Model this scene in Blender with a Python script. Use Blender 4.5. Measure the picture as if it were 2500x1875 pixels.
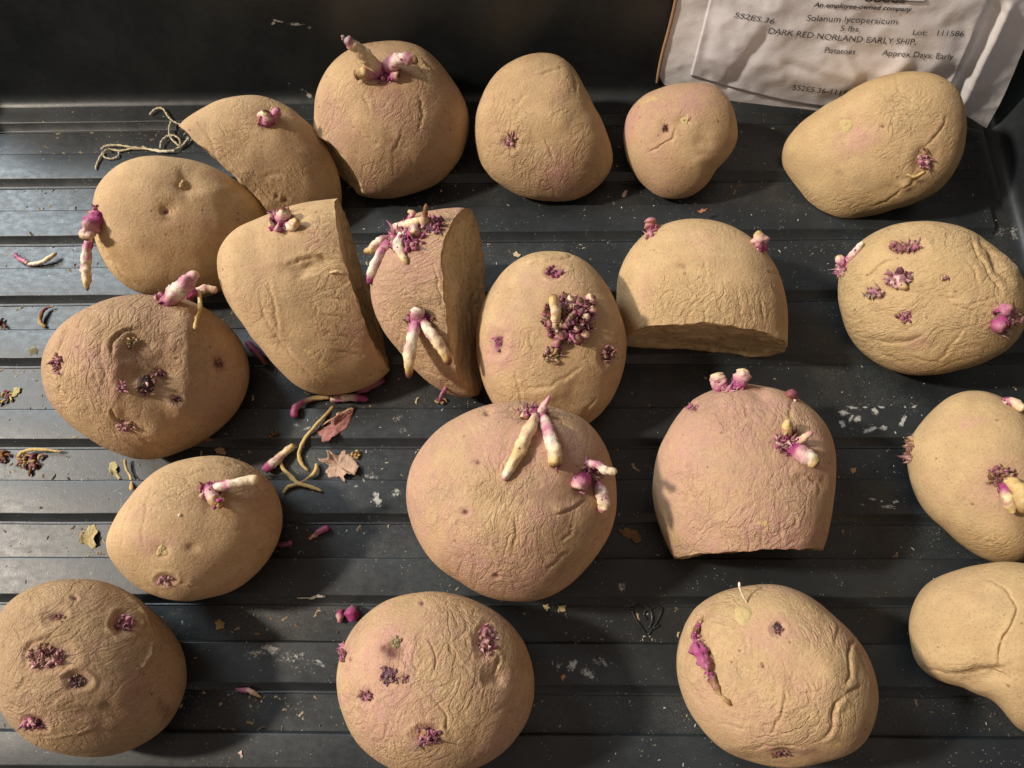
import bpy, bmesh, math, random
import numpy as np
from mathutils import Vector, Matrix
from mathutils.bvhtree import BVHTree

for o in list(bpy.data.objects): bpy.data.objects.remove(o)
scene = bpy.context.scene
COL = scene.collection

# ------------------------------------------------------------------ camera
# photograph measured in a 2212 x 1659 grid; z = 0 is the plane of the tray's rib tops
CAM_H = 0.30
PITCH, ROLL, YAW = math.radians(20.13), math.radians(0.309), math.radians(1.497)
K = 2500/2212
F = 1806.0

def cam_matrix():
    p, r, y = PITCH, ROLL, YAW
    cp, sp = math.cos(p), math.sin(p)
    R = np.array([[1,0,0],[0,cp,-sp],[0,sp,cp]])
    cr, sr = math.cos(r), math.sin(r)
    Rz = np.array([[cr,-sr,0],[sr,cr,0],[0,0,1]])
    cy, sy = math.cos(y), math.sin(y)
    Wy = np.array([[cy,0,sy],[0,1,0],[-sy,0,cy]])
    return Wy @ R @ Rz
RC = cam_matrix()
CAM = np.array([0.0, 0.0, CAM_H])

cd = bpy.data.cameras.new('camera'); cam = bpy.data.objects.new('camera', cd); COL.objects.link(cam)
cam.matrix_world = Matrix([[*RC[0], 0],[*RC[1], 0],[*RC[2], CAM_H],[0,0,0,1]])
cd.sensor_width = 36; cd.lens = F/2500*36; cd.clip_start = 0.005; cd.clip_end = 50
scene.camera = cam

# ------------------------------------------------------------------ world, lamps, exposure
w = bpy.data.worlds.new('World'); scene.world = w; w.use_nodes = True
bg = w.node_tree.nodes['Background']; bg.inputs[0].default_value = (1.0, 0.82, 0.72, 1); bg.inputs[1].default_value = 0.265

def area(name, loc, target, power, size, color, size_y=None):
    l = bpy.data.lights.new(name, 'AREA'); l.energy = power; l.color = color
    l.shape = 'DISK' if size_y is None else 'RECTANGLE'; l.size = size
    if size_y: l.size_y = size_y
    o = bpy.data.objects.new(name, l); COL.objects.link(o); o.location = loc
    d = Vector(target) - Vector(loc); o.rotation_euler = d.to_track_quat('-Z', 'Y').to_euler()
    return o
area('ceiling_lamp', (-1.70, 0.17, 1.48), (0, .1, 0), 61, 0.16, (1.0, 0.87, 0.73))
area('side_lamp', (-1.19, 0.96, 1.15), (-.1, .15, 0), 25, 0.72, (0.82, 0.93, 1.0))
scene.view_settings.view_transform = 'Standard'; scene.view_settings.look = 'None'
scene.view_settings.exposure = 0.0; scene.view_settings.gamma = 1

# ------------------------------------------------------------------ projection helpers
def ray(x, y):
    d = RC @ np.array([x*K-1250, -(y*K-937.5), -F]); return d/np.linalg.norm(d)
def on_plane(x, y, z=0.0):
    d = ray(x, y); return CAM + d*((z-CAM_H)/d[2])
def proj(P):
    q = (P-CAM) @ RC
    return np.stack([(q[...,0]/-q[...,2]*F+1250)/K, (-q[...,1]/-q[...,2]*F+937.5)/K], -1)
PX = K/F   # metres per grid pixel per metre of distance

# ------------------------------------------------------------------ numpy noise
def _h(i, j, k, s):
    n = (i.astype(np.int64)*374761393 + j.astype(np.int64)*668265263 + k.astype(np.int64)*2147483647 + s*1274126177) & 0xffffffff
    n = ((n ^ (n >> 13))*1274126177) & 0xffffffff
    n = ((n ^ (n >> 16))*2246822519) & 0xffffffff
    return (n ^ (n >> 15)) & 0xffffffff
def noise(P, s=0):
    P = np.asarray(P, float); I = np.floor(P).astype(np.int64); f = P-I
    u = f*f*f*(f*(f*6-15)+10); out = 0
    for a in (0,1):
        for b in (0,1):
            for c in (0,1):
                h = _h(I[...,0]+a, I[...,1]+b, I[...,2]+c, s)
                g = (((h & 255)/127.5-1)*(f[...,0]-a) + (((h >> 8) & 255)/127.5-1)*(f[...,1]-b) + (((h >> 16) & 255)/127.5-1)*(f[...,2]-c))
                out = out + g*np.where(a, u[...,0], 1-u[...,0])*np.where(b, u[...,1], 1-u[...,1])*np.where(c, u[...,2], 1-u[...,2])
    return out
def fbm(P, o=3, s=0):
    r = 0; a = 1
    for i in range(o): r = r + a*noise(P*(2.03**i)+17.3*i, s+i); a *= .5
    return r

# ------------------------------------------------------------------ object helpers
def link(name, me, mat=None, parent=None, loc=(0,0,0)):
    o = bpy.data.objects.new(name, me); COL.objects.link(o)
    if mat: me.materials.append(mat)
    if parent is not None: o.parent = parent
    o.location = loc
    return o
def tag(o, label=None, cat=None, group=None, kind=None):
    if label: o['label'] = label
    if cat: o['category'] = cat
    if group: o['group'] = group
    if kind: o['kind'] = kind
    return o
def empty(name, loc, label, cat, group=None):
    o = bpy.data.objects.new(name, None); COL.objects.link(o); o.location = loc; o.empty_display_size = .01
    return tag(o, label, cat, group)
def np_mesh(name, V, Fq, attrs=None, smooth=True):
    me = bpy.data.meshes.new(name); V = np.asarray(V, np.float32)
    me.vertices.add(len(V)); me.vertices.foreach_set('co', V.ravel())
    if isinstance(Fq, np.ndarray):
        n, k = Fq.shape
        me.loops.add(n*k); me.loops.foreach_set('vertex_index', Fq.ravel().astype(np.int32))
        me.polygons.add(n); me.polygons.foreach_set('loop_start', np.arange(0, n*k, k, dtype=np.int32))
    else:
        me.loops.add(sum(len(f) for f in Fq)); me.loops.foreach_set('vertex_index', np.concatenate([np.array(f, np.int32) for f in Fq]))
        me.polygons.add(len(Fq)); st = np.cumsum([0]+[len(f) for f in Fq[:-1]]); me.polygons.foreach_set('loop_start', st.astype(np.int32))
    me.update(calc_edges=True)
    me.polygons.foreach_set('use_smooth', np.full(len(me.polygons), smooth))
    for k, a in (attrs or {}).items():
        a = np.asarray(a, np.float32)
        if a.ndim == 1: me.attributes.new(k, 'FLOAT', 'POINT').data.foreach_set('value', a)
        elif a.shape[1] == 3: me.attributes.new(k, 'FLOAT_VECTOR', 'POINT').data.foreach_set('vector', a.ravel())
        else: me.attributes.new(k, 'FLOAT_COLOR', 'POINT').data.foreach_set('color', a.ravel())
    me.validate(); return me

# ------------------------------------------------------------------ materials
class NT:
    def __init__(s, name):
        s.m = bpy.data.materials.new(name); s.m.use_nodes = True; s.t = s.m.node_tree; s.n = s.t.nodes
        s.b = s.n['Principled BSDF']; s.out = s.n['Material Output']
    def set(s, sock, v):
        if isinstance(v, bpy.types.NodeSocket): s.t.links.new(v, sock)
        elif isinstance(v, (tuple, list)) and len(v) == 3 and sock.type == 'RGBA': sock.default_value = (*v, 1)
        else: sock.default_value = v
    def p(s, **k):
        for a, v in k.items(): s.set(s.b.inputs[a.replace('_', ' ')], v)
    def attr(s, name):
        a = s.n.new('ShaderNodeAttribute'); a.attribute_name = name; return a
    def math(s, op, a, b=0.0, c=0.0, clamp=False):
        m = s.n.new('ShaderNodeMath'); m.operation = op; m.use_clamp = clamp
        s.set(m.inputs[0], a); s.set(m.inputs[1], b); s.set(m.inputs[2], c); return m.outputs[0]
    def vmath(s, op, a, b):
        m = s.n.new('ShaderNodeVectorMath'); m.operation = op; s.set(m.inputs[0], a); s.set(m.inputs[1], b); return m.outputs[0]
    def noise(s, vec, scale, detail=3, rough=.5, dist=0.0):
        n = s.n.new('ShaderNodeTexNoise'); s.set(n.inputs['Vector'], vec); n.inputs['Scale'].default_value = scale
        n.inputs['Detail'].default_value = detail; n.inputs['Roughness'].default_value = rough; n.inputs['Distortion'].default_value = dist
        return n.outputs['Fac']
    def vor(s, vec, scale, feature='F1'):
        n = s.n.new('ShaderNodeTexVoronoi'); n.feature = feature; s.set(n.inputs['Vector'], vec); n.inputs['Scale'].default_value = scale
        return n.outputs['Distance']
    def ramp(s, v, a, b, lo=0.0, hi=1.0, smooth=True):
        m = s.n.new('ShaderNodeMapRange'); m.interpolation_type = 'SMOOTHSTEP' if smooth else 'LINEAR'
        s.set(m.inputs['Value'], v)
        for k, x in (('From Min', a), ('From Max', b), ('To Min', lo), ('To Max', hi)): m.inputs[k].default_value = x
        return m.outputs['Result']
    def mix(s, f, a, b, mode='MIX'):
        m = s.n.new('ShaderNodeMix'); m.data_type = 'RGBA'; m.blend_type = mode
        s.set(m.inputs[0], f); s.set(m.inputs[6], a); s.set(m.inputs[7], b); return m.outputs[2]
    def bump(s, h, dist, strength=1.0, nrm=None):
        b = s.n.new('ShaderNodeBump'); s.set(b.inputs['Height'], h); b.inputs['Distance'].default_value = dist
        b.inputs['Strength'].default_value = strength
        if nrm: s.set(b.inputs['Normal'], nrm)
        return b.outputs[0]
    def obj(s):
        return s.n.new('ShaderNodeTexCoord').outputs['Object']

def mat_skin():
    t = NT('potato_skin'); co = t.attr('flow').outputs['Vector']; fine = t.attr('seedco').outputs['Vector']
    pink = t.attr('pink').outputs['Fac']; brown = t.attr('brown').outputs['Fac']; wr = t.attr('wr').outputs['Fac']
    pale = t.attr('pale').outputs['Fac']
    base = t.mix(t.ramp(t.noise(fine, 120, 4, .6), .35, .68), (.47, .315, .17), (.54, .375, .205))
    pk = t.mix(t.ramp(t.noise(fine, 260, 4, .65), .35, .65), (.49, .30, .20), (.48, .27, .215))
    pm = t.math('ADD', pink, t.math('MULTIPLY', t.math('SUBTRACT', t.noise(fine, 190, 5, .65), .5), 1.5))
    c = t.mix(t.ramp(pm, .10, 1.15), base, pk)
    c = t.mix(t.ramp(t.noise(fine, 75, 5, .65), .50, .72, 0, .40), c, (.37, .27, .17))
    c = t.mix(t.ramp(t.noise(fine, 210, 4, .7), .55, .70, 0, .35), c, (.58, .44, .24))
    c = t.mix(t.ramp(t.math('ADD', pale, t.math('MULTIPLY', t.math('SUBTRACT', t.noise(fine, 500, 3), .5), 1.0)), .3, .7), c, (.60, .43, .19))
    tn = t.attr('tone').outputs['Fac']
    c = t.mix(t.math('MULTIPLY', t.math('MAXIMUM', t.math('MULTIPLY', tn, -1.0), 0.0), .9, clamp=True), c, (.30, .20, .125))
    c = t.mix(t.math('MULTIPLY', t.math('MAXIMUM', tn, 0.0), .5, clamp=True), c, (.47, .355, .15))
    # wrinkles: valleys along the zero lines of stretched noise
    n1 = t.noise(co, 150, 2, .5, .5); v1 = t.math('ABSOLUTE', t.math('SUBTRACT', n1, .5))
    n2 = t.noise(t.vmath('ADD', co, t.vmath('MULTIPLY', fine, (.6,.6,.6))), 330, 3, .6, .8); v2 = t.math('ABSOLUTE', t.math('SUBTRACT', n2, .5))
    h1 = t.ramp(v1, 0, .085); h2 = t.ramp(v2, 0, .11)
    amt = t.ramp(t.math('ADD', wr, t.math('MULTIPLY', t.math('SUBTRACT', t.noise(fine, 55, 2), .5), 1.3)), .1, .9)
    hh = t.math('ADD', t.math('MULTIPLY', h1, .75), t.math('MULTIPLY', h2, .5))
    hh = t.math('MULTIPLY', hh, amt)
    g = t.noise(fine, 900, 5, .7); hh = t.math('ADD', hh, t.math('MULTIPLY', g, 1.05))
    hh = t.math('ADD', hh, t.math('MULTIPLY', t.noise(fine, 110, 3, .5), .9))
    pits = t.ramp(t.vor(fine, 260), .05, .22); pm2 = t.ramp(t.noise(fine, 70, 2), .5, .62)
    hh = t.math('SUBTRACT', hh, t.math('MULTIPLY', t.math('SUBTRACT', 1.0, pits), t.math('MULTIPLY', pm2, .35)))
    lent = t.math('MULTIPLY', t.math('LESS_THAN', t.vor(fine, 210), .13), t.ramp(t.noise(fine, 60, 2), .48, .6)); c = t.mix(t.math('MULTIPLY', lent, .6), c, (.17, .09, .045))
    crack = t.math('MULTIPLY', t.math('SUBTRACT', 1.0, h1), amt)
    c = t.mix(t.math('MULTIPLY', crack, .14), c, (.24, .13, .055))
    c = t.mix(t.math('MULTIPLY', t.ramp(t.noise(fine, 1300, 3, .7), .50, .68), .42), c, (.24, .145, .07))
    c = t.mix(t.ramp(t.math('ADD', brown, t.math('MULTIPLY', t.math('MULTIPLY', brown, 2.0), t.math('SUBTRACT', t.noise(fine, 400, 4, .6), .5))), .05, 1.0), c, (.13, .055, .045))
    t.p(Base_Color=c, Roughness=.88, Normal=t.bump(hh, .00033, 1.0))
    t.b.inputs['Specular IOR Level'].default_value = .22
    t.b.inputs['Subsurface Weight'].default_value = .06; t.b.inputs['Subsurface Radius'].default_value = (1, .45, .2); t.b.inputs['Subsurface Scale'].default_value = .0015
    return t.m
def mat_flesh():
    t = NT('dried_flesh'); fine = t.attr('seedco').outputs['Vector']; co = t.attr('flow').outputs['Vector']; rim = t.attr('rim').outputs['Fac']
    n = t.noise(co, 160, 4, .6, .4)
    c = t.mix(t.ramp(n, .35, .68), (.48, .35, .19), (.62, .48, .28))
    c = t.mix(t.ramp(t.noise(fine, 500, 4, .7), .5, .72), c, (.26, .16, .08))
    c = t.mix(t.math('MULTIPLY', rim, .6), c, (.26, .13, .06))
    hh = t.math('ADD', n, t.math('MULTIPLY', t.noise(fine, 700, 4, .7), .5))
    t.p(Base_Color=c, Roughness=.85, Normal=t.bump(hh, .0005, 1.0)); t.b.inputs['Specular IOR Level'].default_value = .25
    return t.m
def mat_col(name, rough=.55, sss=.12, bump=.0002, scale=900, spec=.35):
    t = NT(name); c = t.attr('Col').outputs['Color']; co = t.obj()
    n = t.noise(co, scale, 4, .6)
    c2 = t.mix(t.ramp(n, .35, .7, 0, .35), c, (.10, .05, .035), 'MULTIPLY') if False else t.mix(t.ramp(n, .56, .75, 0, .35), c, (.14, .07, .04))
    t.p(Base_Color=c2, Roughness=rough, Normal=t.bump(n, bump, 1))
    t.b.inputs['Specular IOR Level'].default_value = spec
    t.b.inputs['Subsurface Weight'].default_value = sss; t.b.inputs['Subsurface Radius'].default_value = (1, .5, .35); t.b.inputs['Subsurface Scale'].default_value = .001
    return t.m
def mat_tray(name, dust, specks=.35):
    t = NT(name); co = t.obj()
    big = t.noise(co, 22, 4, .6); fine = t.noise(co, 1500, 3, .7)
    streak = t.noise(t.vmath('MULTIPLY', co, (1, 1.6, 1)), 240, 5, .65)
    c = t.mix(t.ramp(big, .35, .7), (.013, .0165, .019), (.023, .029, .033))
    d = t.math('MULTIPLY', t.ramp(big, .40, .75, .1, 1), dust)
    d = t.math('MULTIPLY', d, t.ramp(fine, .38, .66))
    c = t.mix(d, c, (.17, .155, .12))
    sp = t.vor(co, 700); sm = t.math('LESS_THAN', sp, .17); sel = t.ramp(t.noise(co, 130, 3, .6), .50, .62)
    c = t.mix(t.math('MULTIPLY', t.math('MULTIPLY', sm, sel), specks), c, (.50, .46, .38))
    r = t.math('ADD', t.ramp(streak, .3, .7, .34, .46), t.math('MULTIPLY', d, .35))
    hh = t.math('ADD', t.math('MULTIPLY', fine, .3), t.math('MULTIPLY', streak, .35))
    t.p(Base_Color=c, Roughness=r, Normal=t.bump(hh, .00010, 1)); t.b.inputs['Specular IOR Level'].default_value = .5
    return t.m
def mat_paper(name, c0, c1, bump=.0003):
    t = NT(name); co = t.obj()
    n = t.noise(co, 300, 5, .7); b = t.noise(co, 30, 3, .5)
    c = t.mix(t.ramp(t.math('ADD', t.math('MULTIPLY', n, .4), t.math('MULTIPLY', b, .6)), .35, .65), c0, c1)
    t.p(Base_Color=c, Roughness=.7, Normal=t.bump(n, bump, .6)); return t.m
def mat_plain(name, c, rough=.6):
    t = NT(name); n = t.noise(t.obj(), 600, 3, .6)
    t.p(Base_Color=t.mix(t.ramp(n, .3, .7, 0, .5), c, tuple(x*.7 for x in c)), Roughness=rough, Normal=t.bump(n, .0001)); return t.m
def mat_stain():
    t = NT('dried_water_mark'); a = t.attr('a').outputs['Fac']; n = t.noise(t.obj(), 700, 5, .7)
    al = t.ramp(t.math('ADD', a, t.math('MULTIPLY', t.math('SUBTRACT', n, .5), 2.6)), .30, 1.05)
    t.p(Base_Color=(.46, .46, .43), Roughness=.7, Alpha=t.math('MULTIPLY', al, .85)); return t.m
M_SKIN = mat_skin(); M_FLESH = mat_flesh()
M_SPROUT = mat_col('sprout_flesh', .5, .2, .00025, 1100)
M_BUD = mat_col('bud_tissue', .6, .1, .0004, 1400)
M_DRY = mat_col('dry_debris', .8, 0, .0004, 900, .2)
M_TRAY = mat_tray('black_tray_plastic', .12); M_WALL = mat_tray('rim_wall_plastic', .10, .06); M_CHAN = mat_tray('dusty_channel_plastic', .30)
M_STAIN = mat_stain()

# ------------------------------------------------------------------ tray
HR = 0.0035                              # rib height
YAT = lambda ysrc, xsrc=20: on_plane(xsrc/K, ysrc/K, 0)[1]
TOPF = [300, 436, 575.6, 721, 873, 1071, 1253, 1450, 1662, 1868, 2088, 2325]      # front edge of each rib's top
TOPB = [262, 377.4, 515, 655.6, 805, 1000, 1173.5, 1362, 1566, 1787, 2003, 2235]  # rear edge
XL, XR = -0.30, 0.218
YW = YAT(246)                            # foot of the rear wall
tray = empty('seed_tray', (0, 0, 0), 'black ribbed plastic seed tray that holds all the sprouting potatoes', 'tray')
def channel_floor():
    nx, ny = 40, 60; xs = np.linspace(XL-.002, XR+.012, nx); ys = np.linspace(-.14, YW+.004, ny)
    X, Y = np.meshgrid(xs, ys); Z = np.full_like(X, -HR) + .00015*noise(np.stack([X*40, Y*40, X*0], -1))
    V = np.stack([X, Y, Z], -1).reshape(-1, 3); i = np.arange(nx*ny).reshape(ny, nx)
    Q = np.stack([i[:-1,:-1], i[:-1,1:], i[1:,1:], i[1:,:-1]], -1).reshape(-1, 4)
    return link('channel_floor', np_mesh('channel_floor', V, Q), M_CHAN, tray)
channel_floor()
def extrude_profile(prof, xs, wob=0.0, seed=0):
    """prof: list of (y, z); extruded along x"""
    n, m = len(prof), len(xs); P = np.array(prof)
    V = np.zeros((m, n, 3)); V[:,:,0] = np.array(xs)[:,None]; V[:,:,1] = P[None,:,0]; V[:,:,2] = P[None,:,1]
    if wob:
        a = noise(np.stack([np.array(xs)*60, np.full(m, seed*3.1), np.zeros(m)], -1))*wob
        b = noise(np.stack([np.array(xs)*35, np.full(m, seed*5.7), np.ones(m)], -1))*wob
        V[:,:,1] += a[:,None]; V[:,:,2] += b[:,None]*.5
    i = np.arange(n*m).reshape(m, n)
    Q = np.stack([i[:-1,:-1], i[:-1,1:], i[1:,1:], i[1:,:-1]], -1).reshape(-1, 4)
    return V.reshape(-1, 3), Q
xs_t = np.linspace(XL, XR-.004, 160)
RIBS = []
def fillet(y, z, r, a0, a1, n=5):
    return [(y+r*math.cos(math.radians(a0+(a1-a0)*k/n)), z+r*math.sin(math.radians(a0+(a1-a0)*k/n))) for k in range(n+1)]
for k, (tf, tb) in enumerate(zip(TOPF, TOPB)):
    yf, yb = YAT(tf), YAT(tb); r = .0008
    RIBS.append((yf, yb))
    prof = [(yb+.0012, -HR-.0008), (yb+.0009, -HR)] + fillet(yb-.0003, -r, r, 20, 90) + fillet(yf+.0003, -r, r, 90, 135) + [(yf-.0027, -HR+.0003), (yf-.0033, -HR+.00015), (yf-.0036, -HR+.0004), (yf-.0038, -HR+.0004), (yf-.0040, -HR+.0001), (yf-.0041, -HR-.0008)]
    # faint sag so that the top is not a perfect plane
    V, Q = extrude_profile(prof, xs_t, .0003, k)
    # rounded right end
    link('rib', np_mesh('rib', V, Q), M_TRAY, tray)
# the broad step between the fifth and sixth rib is a wider channel: nothing to add
def wall_sheet(name, base_pts, lean, height, r=.006, seed=0):
    """base_pts: polyline (x,y) of the wall foot; wall rises outwards"""
    B = np.array(base_pts, float); n = len(B)
    T = np.gradient(B, axis=0); T /= np.linalg.norm(T, axis=1)[:,None]; N = np.stack([-T[:,1], T[:,0]], -1)   # outward = left of travel
    rows = []
    for k in range(7):
        a = math.radians(90*k/6*(90-lean)/90); rows.append((r*math.sin(a)-r, r-r*math.cos(a)))
    ya, za = rows[-1]
    for k in range(1, 16):
        s = height*k/15; rows.append((ya+s*math.sin(math.radians(lean)), za+s*math.cos(math.radians(lean))))
    ye, ze = rows[-1]
    rows += [(ye+.001, ze+.002), (ye+.003, ze+.003), (ye+.012, ze+.003), (ye+.014, ze+.001), (ye+.014, ze-.012)]   # rolled rim
    V = []
    for (a, z) in rows:
        for j in range(n): V.append((B[j,0]+N[j,0]*a, B[j,1]+N[j,1]*a, z-.0002))
    V = np.array(V); m = len(rows); V[:,1] += .0006*noise(np.stack([V[:,0]*25, V[:,2]*25, V[:,0]*0+seed], -1))
    i = np.arange(n*m).reshape(m, n)
    Q = np.stack([i[:-1,:-1], i[:-1,1:], i[1:,1:], i[1:,:-1]], -1).reshape(-1, 4)
    return link(name, np_mesh(name, V, Q), M_WALL, tray)
RW_X = on_plane(2165, 330)[0]
cr = .02; corner = [(RW_X-cr+cr*math.sin(math.radians(a)), YW-cr+cr*math.cos(math.radians(a))) for a in range(0, 91, 9)]
foot = [(x, YW) for x in np.linspace(XL, RW_X-cr-.001, 60)] + corner + [(RW_X+.0, y) for y in np.linspace(YW-cr-.001, -.14, 40)]
wall_sheet('rim_wall', foot, 7, .085)
wall_sheet('side_wall', [(XL-.0, y) for y in np.linspace(-.14, YW, 30)], 7, .03, seed=4)
# molded emblem: a crossed heart of raised strokes in a channel
def tube_raw(P, rad, n=8, closed=False, flat=1.0):
    P = np.asarray(P, float); m = len(P); rad = np.broadcast_to(np.asarray(rad, float), (m,))
    T = np.gradient(P, axis=0); T /= (np.linalg.norm(T, axis=1)[:,None]+1e-12)
    u = np.cross(T[0], [0.3,.2,1]);  u /= np.linalg.norm(u); U = []
    for t in T:
        u = u - t*np.dot(u, t); u /= np.linalg.norm(u)+1e-12; U.append(u)
    U = np.array(U); W = np.cross(T, U); a = np.arange(n)/n*2*np.pi
    V = P[:,None] + rad[:,None,None]*(np.cos(a)[None,:,None]*U[:,None]+flat*np.sin(a)[None,:,None]*W[:,None])
    i = np.arange(m*n).reshape(m, n); j = np.roll(i, -1, 1)
    Q = np.stack([i[:-1], j[:-1], j[1:], i[1:]], -1).reshape(-1, 4)
    return V.reshape(-1, 3), Q.tolist()+[list(range(n))[::-1], list(range((m-1)*n, m*n))]
def catmull(P, n):
    P = np.asarray(P, float)
    if len(P) == 2: return P[0]+(P[1]-P[0])*np.linspace(0, 1, n)[:,None]
    Q = np.vstack([2*P[0]-P[1], P, 2*P[-1]-P[-2]]); out = []
    for s in np.linspace(0, len(P)-1-1e-9, n):
        i = int(s); t = s-i; a, b, c, d = Q[i:i+4]
        out.append(.5*((2*b)+(-a+c)*t+(2*a-5*b+4*c-d)*t*t+(-a+3*b-3*c+d)*t**3))
    return np.array(out)
class MB:
    def __init__(s): s.V = []; s.F = []; s.C = []; s.n = 0
    def add(s, V, Fs, C):
        V = np.asarray(V, float); C = np.asarray(C, float)
        if C.ndim == 1: C = np.tile(C, (len(V), 1))
        s.V.append(V); s.C.append(C); s.F += [[i+s.n for i in f] for f in Fs]; s.n += len(V)
    def build(s, name, mat, parent=None, origin=(0,0,0), smooth=True):
        V = np.vstack(s.V)-np.array(origin); C = np.vstack(s.C); C = np.hstack([C, np.ones((len(C), 1))])
        return link(name, np_mesh(name, V, s.F, {'Col': C}, smooth), mat, parent, (0,0,0) if parent is not None else tuple(origin))
def emblem():
    mb = MB(); z = -HR+.0002
    strokes = [[(1364,1316),(1372,1335),(1385,1355),(1398,1371),(1410,1356),(1422,1338),(1431,1316)],
               [(1364,1316),(1378,1309),(1390,1318),(1397,1312)], [(1431,1316),(1418,1309),(1408,1314),(1397,1312)],
               [(1390,1330),(1396,1316),(1406,1320),(1409,1338),(1402,1358)], [(1390,1330),(1397,1338)],
               [(1376,1352),(1386,1358)], [(1412,1358),(1424,1350)], [(1395,1312),(1396,1303)]]
    for s in strokes:
        P = catmull([on_plane(x, y, z) for x, y in s], 20); V, Fs = tube_raw(P, .00058, 8, flat=1); mb.add(V, Fs, (.1,.1,.1))
    mb.build('molded_emblem', M_TRAY, tray)
emblem()
# scene the tray stands on
V, Q = extrude_profile([(-1.2, -.006), (1.2, -.006)], [-1.6, 1.6]); tb_ = link('table', np_mesh('table', V, Q), mat_plain('table_top', (.20, .14, .09)))
tag(tb_, kind='structure')

dg = bpy.context.evaluated_depsgraph_get
def bvh_of(objs):
    Vs, Fs, n = [], [], 0
    for o in objs:
        me = o.data; v = np.zeros(len(me.vertices)*3, np.float32); me.vertices.foreach_get('co', v); v = v.reshape(-1, 3)
        off = np.array(o.location)+(np.array(o.parent.location) if o.parent else 0); v = v+off
        Vs += [tuple(x) for x in v.tolist()]; Fs += [[i+n for i in p.vertices] for p in me.polygons]; n += len(v)
    return BVHTree.FromPolygons(Vs, Fs)
TRAY_BVH = bvh_of([c for c in tray.children if c.name.startswith(('rib', 'channel', 'rim_wall'))])
def tray_hit(x, y):
    h = TRAY_BVH.ray_cast(Vector(CAM), Vector(ray(x, y)))
    if h[0] is None: return on_plane(x, y, 0), np.array([0,0,1.])
    n = np.array(h[1]);  n = n if np.dot(n, ray(x, y)) < 0 else -n
    return np.array(h[0]), n

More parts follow.
